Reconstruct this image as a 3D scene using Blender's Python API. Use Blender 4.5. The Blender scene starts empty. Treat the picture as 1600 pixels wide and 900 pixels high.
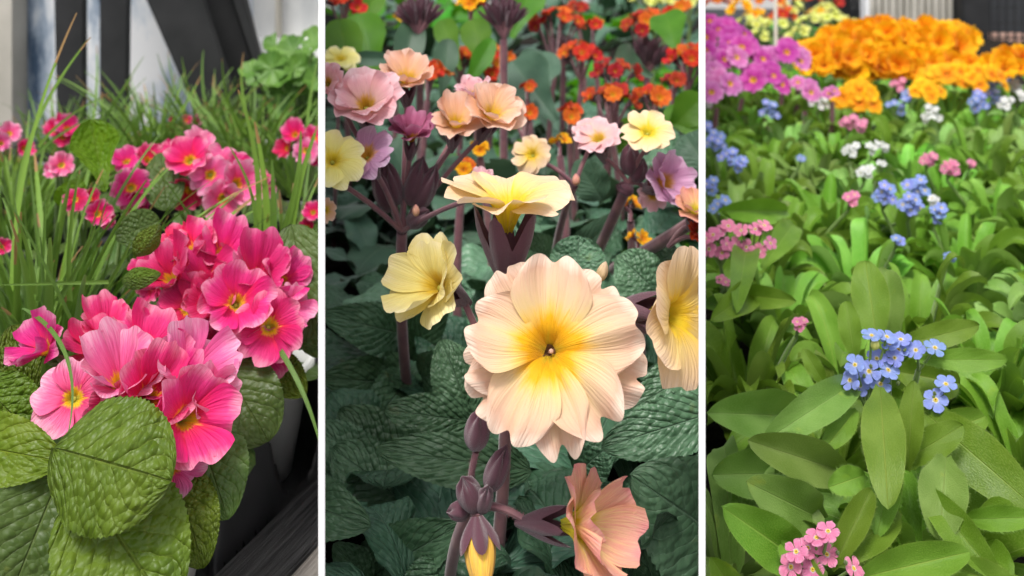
import bpy, bmesh, math, random
import numpy as np
from mathutils import Vector, Matrix

# ------------------------------------------------------------------ camera, world, light
F = 1500.0            # focal length in pixels of a 1600 px wide frame
HOR = -100.0          # pixel row of the horizon (above the frame: the camera is level, lens shifted down)
CZ = 1.15             # camera height
ZB = CZ - 0.27        # bench top
sc = bpy.context.scene
C = sc.collection
cd = bpy.data.cameras.new('camera'); cam = bpy.data.objects.new('camera', cd); C.objects.link(cam)
cam.location = (0, 0, CZ); cam.rotation_euler = (math.pi/2, 0, 0)
cd.sensor_width = 36; cd.lens = F/1600*36; cd.shift_y = -(450-HOR)/1600
cd.clip_start = 0.02; cd.clip_end = 300
cd.dof.use_dof = True; cd.dof.focus_distance = 0.325; cd.dof.aperture_fstop = cd.lens/2.1
sc.camera = cam
w = bpy.data.worlds.new('World'); sc.world = w; w.use_nodes = True
wt = w.node_tree; wt.nodes.clear()
sky = wt.nodes.new('ShaderNodeTexSky'); sky.sky_type = 'NISHITA'; sky.sun_disc = False
SUN_EL, SUN_AZ = math.radians(64), math.radians(-158)
sky.sun_elevation = SUN_EL; sky.sun_rotation = SUN_AZ
sky.dust_density = 4.0; sky.air_density = 1.0
hs = wt.nodes.new('ShaderNodeHueSaturation'); hs.inputs['Saturation'].default_value = 0.3
bg = wt.nodes.new('ShaderNodeBackground'); bg.inputs['Strength'].default_value = 0.115
wo = wt.nodes.new('ShaderNodeOutputWorld')
wt.links.new(sky.outputs[0], hs.inputs['Color']); wt.links.new(hs.outputs[0], bg.inputs['Color']); wt.links.new(bg.outputs[0], wo.inputs[0])
sl = bpy.data.lights.new('sun', 'SUN'); sl.energy = 1.5; sl.angle = math.radians(12); sl.color = (1, .97, .92)
so = bpy.data.objects.new('sun', sl); C.objects.link(so)
sd = Vector((math.cos(SUN_EL)*math.sin(SUN_AZ), math.cos(SUN_EL)*math.cos(SUN_AZ), math.sin(SUN_EL)))
so.rotation_euler = sd.to_track_quat('Z', 'Y').to_euler(); so.location = (0, 0, 5)
sc.view_settings.view_transform = 'Standard'; sc.view_settings.look = 'None'
sc.view_settings.gamma = 1; sc.view_settings.use_curve_mapping = False
sc.view_settings.exposure = 0.92
sc.cycles.max_bounces = 8; sc.cycles.transparent_max_bounces = 8

rnd = random.Random(7)
def U(a, b): return rnd.uniform(a, b)
def P(px, py, D):
    return Vector(((px-800)/F*D, D, CZ-(py-HOR)/F*D))
def DD(py, drop):      # distance at which a point DROP below the camera shows in row py
    return drop*F/(py-HOR)
def sz(px, D): return px/F*D

# ------------------------------------------------------------------ bookkeeping
bay_of = {}
BAY = ['L']
def thing(name, label, cat, base, group=None, kind=None, rz=0):
    o = bpy.data.objects.new(name, None); C.objects.link(o); o.empty_display_size = .01
    o.location = base; o.rotation_euler = (0, 0, rz)
    o['label'] = label; o['category'] = cat
    if group: o['group'] = group
    if kind: o['kind'] = kind
    bay_of[o.name] = BAY[0]
    return o
def tag(o, label, cat, group=None, kind=None):
    if label: o['label'] = label
    if cat: o['category'] = cat
    if group: o['group'] = group
    if kind: o['kind'] = kind
    bay_of[o.name] = BAY[0]
    return o

class MB:
    def __init__(s): s.V = []; s.Fc = []; s.UV = []; s.M = []; s.n = 0
    def grid(s, Pt, UVt, mi=0):
        nu, nv = Pt.shape[:2]
        s.V.append(Pt.reshape(-1, 3)); s.UV.append(UVt.reshape(-1, 2))
        i = np.arange(nu*nv).reshape(nu, nv) + s.n
        f = np.stack([i[:-1, :-1], i[1:, :-1], i[1:, 1:], i[:-1, 1:]], -1).reshape(-1, 4)
        s.Fc += f.tolist(); s.M += [mi]*len(f); s.n += nu*nv
    def raw(s, V, Fc, mi=0):
        s.V.append(np.array(V, float)); s.UV.append(np.zeros((len(V), 2)))
        s.Fc += [[k+s.n for k in f] for f in Fc]; s.M += [mi]*len(Fc); s.n += len(V)
    def box(s, lo, hi, mi=0, R=None, o=(0, 0, 0)):
        V = [Vector((x, y, z)) for z in (lo[2], hi[2]) for y in (lo[1], hi[1]) for x in (lo[0], hi[0])]
        if R is not None: V = [R @ v for v in V]
        V = [(v+Vector(o))[:] for v in V]
        s.raw(V, [(0, 2, 3, 1), (4, 5, 7, 6), (0, 1, 5, 4), (2, 6, 7, 3), (0, 4, 6, 2), (1, 3, 7, 5)], mi)
    def mesh(s, name, mats, base=(0, 0, 0), smooth=True):
        me = bpy.data.meshes.new(name)
        V = np.concatenate(s.V) - np.array(base)
        me.from_pydata(V.tolist(), [], s.Fc)
        uv = np.concatenate(s.UV)
        l = me.uv_layers.new(name='UVMap')
        vi = np.empty(len(me.loops), dtype=np.int32); me.loops.foreach_get('vertex_index', vi)
        l.data.foreach_set('uv', uv[vi].astype(np.float32).ravel())
        if not isinstance(mats, (list, tuple)): mats = [mats]
        for m in mats: me.materials.append(m)
        if len(mats) > 1: me.polygons.foreach_set('material_index', s.M)
        if smooth: me.shade_smooth()
        me.update()
        return me
    def build(s, name, mats, parent=None, smooth=True):
        # vertices were given in world space; the object sits in the (unrotated) space of its parent
        base = Vector((0, 0, 0)); p = parent
        while p is not None: base += p.location; p = p.parent
        return link(name, s.mesh(name, mats, base, smooth), parent)
def link(name, me, parent=None, mat=None):
    o = bpy.data.objects.new(name, me); C.objects.link(o)
    if parent is not None: o.parent = parent
    if mat is not None: o.matrix_basis = mat
    return o

def bez(A, M, B, n):
    t = np.linspace(0, 1, n)[:, None]
    A, M, B = (np.array(x, float) for x in (A, M, B))
    c = (1-t)**2*A + 2*t*(1-t)*M + t**2*B
    d = 2*(1-t)*(M-A) + 2*t*(B-M)
    d /= np.linalg.norm(d, axis=1, keepdims=True)+1e-9
    return c, d
def tube(mb, A, M, B, r0, r1, n=10, k=7, mi=0, fuzz=0):
    c, d = bez(A, M, B, n)
    ref = np.array([.31, .2, .93]) if abs(d[0][2]) < .9 else np.array([1, .1, 0])
    s = np.cross(d, ref); s /= np.linalg.norm(s, axis=1, keepdims=True)
    q = np.cross(d, s)
    a = np.linspace(0, 2*math.pi, k+1)
    r = np.linspace(r0, r1, n)[:, None, None]
    Pt = c[:, None]+r*(np.cos(a)[None, :, None]*s[:, None]+np.sin(a)[None, :, None]*q[:, None])
    uv = np.stack(np.meshgrid(np.linspace(0, 1, n), np.linspace(0, 1, k+1), indexing='ij'), -1)
    mb.grid(Pt, uv, mi)
    V_, F_ = [], []
    for _ in range(fuzz):
        x = U(0, n-1.01); i0 = int(x); f = x-i0; an = U(0, 6.28); rr = r0+(r1-r0)*x/(n-1)
        o_ = math.cos(an)*s[i0]+math.sin(an)*q[i0]; p = c[i0]*(1-f)+c[i0+1]*f+o_*rr*.95
        m_ = len(V_); V_ += [p-d[i0]*.00006, p+d[i0]*.00006, p+(o_+d[i0]*U(-.4, .4))*U(.0005, .0011)]; F_.append((m_, m_+1, m_+2))
    if fuzz: mb.raw(V_, F_, mi)

# leaf profiles (half width as a fraction of the largest, along the leaf)
def pr_round(u): return np.clip(1-(2*u-1)**2, 0, 1)**.5
def pr_ovate(u): return np.clip(np.sin(math.pi*u**.85), 0, 1)**.62
def pr_obov(u): return (.14+.86*np.clip(u/.6, 0, 1)**1.5)*np.clip(1-((np.clip(u, .6, 1)-.6)/.4)**2.3, 0, 1)**.55
def pr_lance(u): return (.18*(1-u)+.84*np.clip(np.sin(math.pi/2*np.clip(u/.6, 0, 1)), 0, 1)**1.15)*np.clip(1-np.clip((u-.5)/.5, 0, 1)**2.3, 0, 1)**.58
def pr_petl(u):   # petiole then blade
    b = np.clip((u-.3)/.7, 0, 1); return np.maximum(.07*(u < .98), pr_ovate(b))
def blade(mb, A, B, hw, side, arch=.15, updir=(0, 0, 1), prof=pr_ovate, fold=.25, droop=.0, wav=.0, cren=.0, ncren=26,
          puff=0., nlat=8, twist=0., nu=14, nv=7, ph=0., mi=0, off=0., hair=0):
    A = np.array(A, float); B = np.array(B, float); L = np.linalg.norm(B-A)
    M = (A+B)/2 + np.array(updir, float)*arch*L*2
    c, d = bez(A, M, B, nu)
    side = np.array(side, float)
    s = side[None]-d*(d@side)[:, None]; s /= np.linalg.norm(s, axis=1, keepdims=True)+1e-9
    q = np.cross(s, d)
    q *= np.where((q@np.array(updir, float)) < -.2, -1, 1)[:, None] if abs(np.dot(q[nu//2], updir)) > .2 else 1
    u = np.linspace(0, 1, nu); v = np.linspace(-1, 1, nv)
    if twist:
        a = (twist*u)[:, None]; s, q = s*np.cos(a)+q*np.sin(a), q*np.cos(a)-s*np.sin(a)
    Ug, Vg = np.meshgrid(u, v, indexing='ij')
    W = hw*prof(Ug)*(1+cren*np.sin(ncren*2*math.pi*Ug)*np.abs(Vg)**3)
    h = fold*W*np.abs(Vg)**1.3 - droop*W*Vg**2 + wav*hw*np.sin(Ug*17+ph+(Vg > 0)*2.1)*np.abs(Vg)**2
    if puff:
        ss = Ug*nlat-np.abs(Vg)*nlat*.42+.12*np.sin(Vg*11+ph)+.1*np.sin(Ug*31+ph)
        cr_ = np.abs(np.sin(math.pi*(np.abs(Vg)*3.2+.37*np.floor(ss)+.25*np.sin(ss*7+ph)+(Vg > 0)*.4)))**.6
        h = h + .6*puff*hw*(np.abs(np.sin(math.pi*ss))**.8)*(.6+.5*cr_)*np.clip(np.abs(Vg)*4, 0, 1)*np.clip(W/hw*2, 0, 1)
        h = h + puff*.8*hw*np.sin(Ug*7+ph)*np.sin(Vg*3+ph*2)*np.clip(W/hw, 0, 1)
    Pt = c[:, None]+s[:, None]*(W*Vg)[..., None]*math.cos(.3*fold)+q[:, None]*h[..., None]
    mb.grid(Pt, np.stack([Ug, Vg*.5+.5+off], -1), mi)
    if hair:
        V_, F_ = [], []
        for sgn, e, e2 in ((1, -1, -2), (-1, 0, 1)):
            for k_ in range(hair):
                x = U(.04, .97)*(nu-1); i0 = int(x); f = x-i0
                p = Pt[i0, e]*(1-f)+Pt[i0+1, e]*f; o_ = p-(Pt[i0, e2]*(1-f)+Pt[i0+1, e2]*f); o_ = o_/(np.linalg.norm(o_)+1e-9)
                t_ = d[i0]; ln = U(.0006, .0013); tp_ = p+(o_+t_*U(.1, .7)+q[i0]*U(-.4, .5))*ln
                m_ = len(V_); V_ += [p-t_*.00005, p+t_*.00005, tp_]; F_.append((m_, m_+1, m_+2))
        mb.raw(V_, F_, mi); mb.UV[-1][:] = (.5, off+.999)

# ------------------------------------------------------------------ materials
def newmat(name):
    m = bpy.data.materials.new(name); m.use_nodes = True; nt = m.node_tree; nt.nodes.clear()
    out = nt.nodes.new('ShaderNodeOutputMaterial')
    return m, nt, out
def N(nt, t, **k):
    n = nt.nodes.new(t)
    for a, b in k.items(): setattr(n, a, b)
    return n
def mth(nt, op, a, b=None, c=None):
    n = nt.nodes.new('ShaderNodeMath'); n.operation = op
    for i, x in enumerate((a, b, c)):
        if x is None: continue
        if isinstance(x, (int, float)): n.inputs[i].default_value = x
        else: nt.links.new(x, n.inputs[i])
    return n.outputs[0]
def mixc(nt, f, a, b, mode='MIX'):
    n = nt.nodes.new('ShaderNodeMix'); n.data_type = 'RGBA'; n.blend_type = mode
    for i, x in ((0, f), (6, a), (7, b)):
        if isinstance(x, (int, float)): n.inputs[i].default_value = x
        elif isinstance(x, (tuple, list)): n.inputs[i].default_value = (*x[:3], 1)
        else: nt.links.new(x, n.inputs[i])
    return n.outputs[2]
def ramp(nt, f, stops, interp='LINEAR'):
    n = nt.nodes.new('ShaderNodeValToRGB'); cr = n.color_ramp; cr.interpolation = interp
    while len(cr.elements) < len(stops): cr.elements.new(.5)
    for e, (p, c) in zip(cr.elements, stops): e.position = p; e.color = (*c[:3], 1)
    nt.links.new(f, n.inputs[0]); return n.outputs[0]
def comb(nt, x, y, z=0):
    n = nt.nodes.new('ShaderNodeCombineXYZ')
    for i, v in enumerate((x, y, z)):
        if isinstance(v, (int, float)): n.inputs[i].default_value = v
        else: nt.links.new(v, n.inputs[i])
    return n.outputs[0]
def noise(nt, vec, scale, detail=2, rough=.5):
    n = nt.nodes.new('ShaderNodeTexNoise'); n.inputs['Scale'].default_value = scale
    n.inputs['Detail'].default_value = detail; n.inputs['Roughness'].default_value = rough
    if vec is not None: nt.links.new(vec, n.inputs['Vector'])
    return n.outputs['Fac']
def finish(nt, out, col, rough=.5, transl=0., bump=None, bdist=.001, bstr=1., spec=.5, sheen=0., tcol=None, coat=0.):
    p = nt.nodes.new('ShaderNodeBsdfPrincipled')
    if isinstance(col, (tuple, list)): p.inputs['Base Color'].default_value = (*col[:3], 1)
    else: nt.links.new(col, p.inputs['Base Color'])
    if isinstance(rough, (int, float)): p.inputs['Roughness'].default_value = rough
    else: nt.links.new(rough, p.inputs['Roughness'])
    p.inputs['Specular IOR Level'].default_value = spec
    p.inputs['Sheen Weight'].default_value = sheen; p.inputs['Sheen Roughness'].default_value = .4
    p.inputs['Coat Weight'].default_value = coat
    nrm = None
    if bump is not None:
        b = nt.nodes.new('ShaderNodeBump'); b.inputs['Strength'].default_value = bstr; b.inputs['Distance'].default_value = bdist
        nt.links.new(bump, b.inputs['Height']); nt.links.new(b.outputs[0], p.inputs['Normal']); nrm = b.outputs[0]
    if transl:
        t = nt.nodes.new('ShaderNodeBsdfTranslucent')
        tc = tcol if tcol is not None else col
        if isinstance(tc, (tuple, list)): t.inputs[0].default_value = (*tc[:3], 1)
        else: nt.links.new(tc, t.inputs[0])
        mx = nt.nodes.new('ShaderNodeMixShader'); mx.inputs[0].default_value = transl
        nt.links.new(p.outputs[0], mx.inputs[1]); nt.links.new(t.outputs[0], mx.inputs[2]); nt.links.new(mx.outputs[0], out.inputs[0])
    else: nt.links.new(p.outputs[0], out.inputs[0])
def uvxy(nt):
    u = nt.nodes.new('ShaderNodeUVMap'); u.uv_map = 'UVMap'
    s = nt.nodes.new('ShaderNodeSeparateXYZ'); nt.links.new(u.outputs[0], s.inputs[0])
    return s.outputs[0], s.outputs[1]
def vary(nt, col, hv=.02, vv=.25):
    oi = nt.nodes.new('ShaderNodeObjectInfo')
    h = nt.nodes.new('ShaderNodeHueSaturation')
    nt.links.new(mth(nt, 'MULTIPLY_ADD', oi.outputs['Random'], hv, .5-hv/2), h.inputs['Hue'])
    nt.links.new(mth(nt, 'MULTIPLY_ADD', oi.outputs['Random'], vv, 1-vv/2), h.inputs['Value'])
    nt.links.new(col, h.inputs['Color']); return h.outputs[0]

def mat_petal(name, stops, vein, vamt=.35, star=.12, rough=.6, transl=.3, vfreq=16, hv=.02, vv=.14, vlo=.2, bs=.8):
    m, nt, out = newmat(name)
    u, v = uvxy(nt)
    fr = mth(nt, 'FRACT', v); c = mth(nt, 'MULTIPLY', mth(nt, 'ABSOLUTE', mth(nt, 'SUBTRACT', fr, .5)), 2)
    wob = mth(nt, 'MULTIPLY', mth(nt, 'SUBTRACT', noise(nt, comb(nt, mth(nt, 'MULTIPLY', u, 3), mth(nt, 'MULTIPLY', v, 9)), 1.0), .5), .22)
    r = mth(nt, 'ADD', mth(nt, 'ADD', u, mth(nt, 'MULTIPLY', c, star)), wob)
    col = ramp(nt, r, stops)
    # branching veins fan out from the claw: v spread grows with u
    vn = noise(nt, comb(nt, mth(nt, 'MULTIPLY', u, 1.6), mth(nt, 'MULTIPLY', v, vfreq)), 1.0, 3, .6)
    vv_ = mth(nt, 'MULTIPLY', mth(nt, 'POWER', mth(nt, 'ABSOLUTE', mth(nt, 'SUBTRACT', mth(nt, 'MULTIPLY', vn, 2), 1)), .6), 1.0)
    line = mth(nt, 'SUBTRACT', 1, mth(nt, 'MINIMUM', mth(nt, 'MULTIPLY', vv_, 1.9), 1))
    zone = mth(nt, 'MULTIPLY', mth(nt, 'MINIMUM', mth(nt, 'MULTIPLY', mth(nt, 'MAXIMUM', mth(nt, 'SUBTRACT', u, vlo), 0), 5), 1), vamt)
    col = mixc(nt, mth(nt, 'MULTIPLY', line, zone), col, vein)
    col = vary(nt, col, hv, vv)
    bn = noise(nt, comb(nt, mth(nt, 'MULTIPLY', u, 2), mth(nt, 'MULTIPLY', v, vfreq*1.3)), 1.0, 2)
    finish(nt, out, col, rough, transl, bn, .0009, bs, .25, .1)
    return m

def mat_leaf(name, base, light, vein, nlat=8, cell=26, bdist=.0015, bstr=.9, transl=.15, rough=.42, sheen=.0, puff=True, midw=.035, spec=.32, back=None, vv=.25, hv=.03):
    m, nt, out = newmat(name)
    u, v = uvxy(nt)
    idl = mth(nt, 'FRACT', mth(nt, 'MULTIPLY', mth(nt, 'FLOOR', v), .6180))
    v = mth(nt, 'FRACT', v)
    a = mth(nt, 'MULTIPLY', mth(nt, 'ABSOLUTE', mth(nt, 'SUBTRACT', v, .5)), 2)
    tc = nt.nodes.new('ShaderNodeTexCoord')
    wv = mth(nt, 'MULTIPLY', noise(nt, comb(nt, mth(nt, 'MULTIPLY', u, 7), mth(nt, 'MULTIPLY', v, 7)), 1.0), .5)
    s = mth(nt, 'ADD', mth(nt, 'SUBTRACT', mth(nt, 'MULTIPLY', u, nlat), mth(nt, 'MULTIPLY', a, nlat*.42)), wv)
    lat = mth(nt, 'ABSOLUTE', mth(nt, 'SINE', mth(nt, 'MULTIPLY', s, math.pi)))      # 0 on a lateral vein
    latl = mth(nt, 'MAXIMUM', mth(nt, 'SUBTRACT', 1, mth(nt, 'MULTIPLY', lat, 4.5 if puff else 7)), 0)
    mid = mth(nt, 'MAXIMUM', mth(nt, 'SUBTRACT', 1, mth(nt, 'DIVIDE', a, midw)), 0)
    n1 = noise(nt, tc.outputs['Object'], 60, 3)
    col = mixc(nt, ramp(nt, n1, [(.35, (0, 0, 0)), (.68, (1, 1, 1))]), base, light)
    bmp = None
    if puff:
        vo = nt.nodes.new('ShaderNodeTexVoronoi'); vo.feature = 'F1'
        nt.links.new(comb(nt, mth(nt, 'MULTIPLY', u, cell), mth(nt, 'MULTIPLY', v, cell*.6)), vo.inputs['Vector']); vo.inputs['Scale'].default_value = 1
        vd = nt.nodes.new('ShaderNodeTexVoronoi'); vd.feature = 'DISTANCE_TO_EDGE'
        nt.links.new(comb(nt, mth(nt, 'MULTIPLY', u, cell), mth(nt, 'MULTIPLY', v, cell*.6)), vd.inputs['Vector']); vd.inputs['Scale'].default_value = 1
        ed = mth(nt, 'MINIMUM', mth(nt, 'MULTIPLY', vd.outputs[0], 4), 1)
        hgt = mth(nt, 'SUBTRACT', 1, mth(nt, 'MULTIPLY', vo.outputs['Distance'], 1.0))
        bmp = mth(nt, 'ADD', mth(nt, 'MULTIPLY', hgt, 1.0), mth(nt, 'MULTIPLY', mth(nt, 'POWER', lat, .5), .5))
        bmp = mth(nt, 'SUBTRACT', bmp, mth(nt, 'MULTIPLY', mid, .8))
        col = mixc(nt, mth(nt, 'MULTIPLY', mth(nt, 'SUBTRACT', 1, ed), .14), col, vein)
        col = mixc(nt, mth(nt, 'MULTIPLY', latl, .45), col, vein)
    else:
        fn = noise(nt, comb(nt, mth(nt, 'MULTIPLY', u, 70), mth(nt, 'MULTIPLY', v, 30)), 1.0, 3)
        bmp = mth(nt, 'SUBTRACT', mth(nt, 'MULTIPLY', fn, .35), mth(nt, 'MULTIPLY', mid, .35))
        bmp = mth(nt, 'ADD', bmp, mth(nt, 'MULTIPLY', lat, .07))
        col = mixc(nt, mth(nt, 'MULTIPLY', ramp(nt, fn, [(.42, (0, 0, 0)), (.66, (1, 1, 1))]), .35), col, vein)
        col = mixc(nt, mth(nt, 'MULTIPLY', latl, .10), col, vein)
        edge = mth(nt, 'MAXIMUM', mth(nt, 'MULTIPLY', mth(nt, 'SUBTRACT', a, .93), 10), 0)
        col = mixc(nt, mth(nt, 'MULTIPLY', edge, .5), col, vein)
    col = mixc(nt, mth(nt, 'MULTIPLY', mid, .85), col, vein)
    n2 = noise(nt, tc.outputs['Object'], 95, 3, .6)
    col = mixc(nt, ramp(nt, n2, [(.66, (0, 0, 0)), (.78, (.6, .6, .6))]), col, (base[0]*2.2+.05, base[1]*1.5+.02, base[2]*1.2))
    hl = nt.nodes.new('ShaderNodeHueSaturation'); nt.links.new(mth(nt, 'MULTIPLY_ADD', idl, .025, .495), hl.inputs['Hue'])
    nt.links.new(mth(nt, 'MULTIPLY_ADD', idl, .5, .75), hl.inputs['Value']); nt.links.new(col, hl.inputs['Color']); col = hl.outputs[0]
    if back:
        g = nt.nodes.new('ShaderNodeNewGeometry'); col = mixc(nt, mth(nt, 'MULTIPLY', g.outputs['Backfacing'], .6), col, back)
    col = vary(nt, col, hv, vv)
    rg = mth(nt, 'MULTIPLY_ADD', n1, .25, rough-.1)
    tcol = mixc(nt, .55, col, (base[0]*2.0+.02, base[1]*1.8+.04, base[2]*.6))
    finish(nt, out, col, rg, transl, bmp, bdist, bstr, spec, sheen, tcol)
    return m
def mat_plain(name, a, b=None, scale=60, rough=.5, transl=0., bdist=.0005, spec=.5, sheen=0., detail=3, bstr=.5, vv=0.):
    m, nt, out = newmat(name)
    tc = nt.nodes.new('ShaderNodeTexCoord'); n1 = noise(nt, tc.outputs['Object'], scale, detail)
    col = mixc(nt, ramp(nt, n1, [(.35, (0, 0, 0)), (.65, (1, 1, 1))]), a, b or a)
    if vv: col = vary(nt, col, .03, vv)
    finish(nt, out, col, rough, transl, n1, bdist, bstr, spec, sheen)
    return m

Y1 = (.80, .42, .01)
M = {}
M['pink'] = mat_petal('pink_petal', [(.10, (.55, .45, .03)), (.22, (.90, .42, .01)), (.29, (.76, .02, .10)), (.50, (.74, .014, .19)), (.76, (.78, .06, .29)), (.97, (.86, .34, .50))], (.55, .01, .12), .55, .10, vlo=.33)
M['deep_pink'] = mat_petal('deep_pink_petal', [(.10, (.55, .45, .03)), (.21, (.90, .40, .01)), (.28, (.66, .01, .06)), (.55, (.66, .012, .12)), (.82, (.72, .05, .20)), (1, (.80, .22, .38))], (.45, .006, .08), .5, .10, vlo=.33)
M['pale_pink'] = mat_petal('pale_pink_petal', [(.10, (.6, .5, .03)), (.22, (.95, .5, .01)), (.30, (.82, .06, .24)), (.65, (.80, .20, .42)), (.92, (.86, .48, .62))], (.72, .06, .25), .6, .10, vlo=.33)
M['cream'] = mat_petal('cream_petal', [(.03, (.36, .24, .01)), (.12, (.60, .40, .01)), (.20, (.72, .38, .006)), (.35, (.84, .42, .008)), (.45, (.80, .52, .12)), (.55, (.72, .53, .25)), (.72, (.69, .50, .30)), (.90, (.68, .44, .31)), (1, (.80, .64, .52))], (.74, .44, .32), .4, .2, transl=.2, vv=.04, hv=.005, vlo=.36, bs=.6, vfreq=26)
M['peach'] = mat_petal('peach_petal', [(.05, (.75, .6, .02)), (.28, (.85, .55, .04)), (.45, (.85, .55, .28)), (.75, (.86, .55, .38)), (1, (.88, .66, .55))], (.8, .38, .25), .35, .12)
M['yellow'] = mat_petal('pale_yellow_petal', [(.05, (.7, .45, .01)), (.22, (.82, .58, .04)), (.42, (.85, .75, .24)), (.8, (.86, .78, .36)), (1, (.88, .80, .50))], (.8, .62, .16), .3, .1, transl=.25)
M['yolk'] = mat_petal('cream_yellow_petal', [(.05, (.75, .62, .02)), (.28, (.86, .58, .03)), (.44, (.84, .64, .24)), (.75, (.83, .62, .38)), (1, (.85, .64, .48))], (.8, .55, .25), .3, .1, transl=.25)
M['budy'] = mat_petal('yellow_bud', [(.3, (.75, .50, .06)), (.7, (.82, .50, .07)), (1, (.78, .40, .10))], (.72, .22, .10), .5, 0., transl=.1, bs=1.)
M['salmon'] = mat_petal('salmon_petal', [(.05, (.7, .68, .03)), (.26, (.85, .68, .05)), (.40, (.90, .68, .30)), (.65, (.90, .58, .32)), (.9, (.88, .50, .36)), (1, (.86, .38, .36))], (.82, .28, .28), .7, .1, transl=.25, vv=.03, vlo=.25)
M['rose'] = mat_petal('rose_petal', [(.05, (.75, .45, .02)), (.26, (.82, .50, .05)), (.40, (.85, .56, .48)), (.75, (.84, .48, .50)), (1, (.88, .66, .68))], (.78, .34, .42), .35, .12)
M['mauve'] = mat_petal('mauve_petal', [(.05, (.6, .3, .02)), (.25, (.7, .35, .05)), (.38, (.48, .12, .22)), (.75, (.52, .16, .28)), (1, (.6, .28, .4))], (.4, .08, .2), .35, .1)
M['lilac'] = mat_petal('lilac_petal', [(.05, (.8, .4, .02)), (.28, (.80, .42, .08)), (.42, (.68, .36, .55)), (.75, (.70, .42, .60)), (1, (.76, .56, .70))], (.55, .2, .45), .35, .1)
M['red'] = mat_petal('orange_red_petal', [(.05, (.75, .35, .01)), (.25, (.75, .22, .005)), (.5, (.66, .07, .008)), (1, (.78, .15, .02))], (.45, .02, .01), .5, .1, vv=.3, hv=.04, vlo=.1)
M['crimson'] = mat_petal('crimson_petal', [(.05, (.7, .3, .01)), (.2, (.55, .08, .01)), (.5, (.42, .015, .012)), (1, (.60, .05, .02))], (.25, .01, .01), .5, .1, vv=.3, vlo=.1)
M['orange'] = mat_petal('orange_petal', [(.05, (.8, .25, .003)), (.28, (.88, .28, .003)), (.5, (.94, .46, .004)), (1, (.95, .60, .01))], (.85, .25, .005), .4, .1, vv=.12, hv=.02, vlo=.1)
M['magenta'] = mat_petal('magenta_petal', [(.08, (.85, .45, .02)), (.22, (.85, .36, .05)), (.30, (.48, .03, .30)), (.6, (.52, .06, .36)), (1, (.60, .16, .46))], (.45, .03, .3), .4, .08, vv=.2, vlo=.25)
M['orchid'] = mat_petal('orchid_petal', [(.08, (.85, .5, .02)), (.22, (.85, .45, .08)), (.30, (.60, .14, .42)), (.7, (.66, .23, .50)), (1, (.72, .36, .60))], (.55, .10, .4), .4, .08, vv=.1, vlo=.25)
M['lemon'] = mat_petal('lemon_petal', [(.05, (.6, .6, .05)), (.4, (.72, .75, .14)), (1, (.80, .80, .36))], (.6, .6, .1), .3, .1)
M['fblue'] = mat_petal('blue_petal', [(.10, (.85, .62, .05)), (.17, (.85, .80, .62)), (.22, (.80, .80, .90)), (.27, (.34, .42, .80)), (.7, (.26, .34, .76)), (1, (.36, .45, .82))], (.22, .28, .68), .35, .06, vfreq=8, transl=.25, vv=.18, hv=.03)
M['fpink'] = mat_petal('rosy_petal', [(.10, (.85, .62, .05)), (.17, (.9, .85, .6)), (.22, (.88, .75, .8)), (.27, (.82, .26, .44)), (.7, (.82, .26, .44)), (1, (.86, .42, .55))], (.7, .14, .3), .35, .06, vfreq=8, transl=.25)
M['fwhite'] = mat_petal('white_petal', [(.08, (.8, .7, .1)), (.2, (.82, .82, .8)), (1, (.84, .84, .84))], (.7, .7, .72), .2, .06, vfreq=8, transl=.25)
M['eye_green'] = mat_plain('flower_eye', (.30, .30, .03), (.45, .42, .05), 400, .4)
M['eye_dark'] = mat_plain('flower_eye_dark', (.09, .035, .01), (.16, .07, .02), 500, .5)
M['eye_fmn'] = mat_plain('flower_eye_yellow', (.75, .52, .03), (.8, .6, .08), 400, .5)
M['calyx'] = mat_plain('purple_calyx', (.075, .024, .035), (.17, .07, .10), 160, .6, .1, .0006, .3, .5)
M['calyx_green'] = mat_plain('green_calyx', (.12, .18, .04), (.16, .22, .06), 160, .6, .1, .0006, .3, .4)
M['stem_purple'] = mat_plain('purple_stem', (.20, .085, .11), (.30, .14, .15), 120, .5, .08, .0004, .35, .5)
M['stem_green'] = mat_plain('green_stem', (.14, .24, .05), (.2, .3, .08), 120, .55, .1, .0004, .35, .4)
M['leafL'] = mat_leaf('primrose_leaf', (.074, .145, .006), (.120, .200, .012), (.19, .28, .04), 7, 19, .0018, .9, .15, .42, .0, back=(.14, .2, .07))
M['leafLd'] = mat_leaf('primrose_leaf_dark', (.052, .112, .016), (.088, .160, .032), (.12, .18, .05), 7, 17, .0012, .7, .12, .42, .0, back=(.12, .17, .08))
M['leafLb'] = mat_leaf('primrose_leaf_bright', (.10, .21, .006), (.16, .28, .012), (.24, .36, .04), 7, 17, .0013, .7, .28, .42, .0, back=(.2, .3, .06))
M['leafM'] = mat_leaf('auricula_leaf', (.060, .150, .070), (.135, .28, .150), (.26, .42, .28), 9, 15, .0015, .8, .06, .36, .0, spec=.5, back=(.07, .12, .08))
M['leafMd'] = mat_leaf('auricula_leaf_shaded_kind', (.030, .085, .042), (.065, .155, .080), (.13, .23, .15), 9, 15, .0015, .8, .05, .38, .0, back=(.05, .10, .06))  # same auricula leaf, shade put into darker greens for the low filler leaves
M['leafMs'] = mat_leaf('smooth_grey_leaf', (.04, .10, .06), (.07, .15, .09), (.12, .2, .12), 6, 26, .001, .6, .1, .45, .3, puff=False, back=(.1, .16, .1))
M['leafMg'] = mat_leaf('fresh_green_leaf', (.06, .22, .008), (.09, .28, .012), (.14, .3, .03), 6, 26, .001, .6, .35, .45, .1, puff=False)
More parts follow.
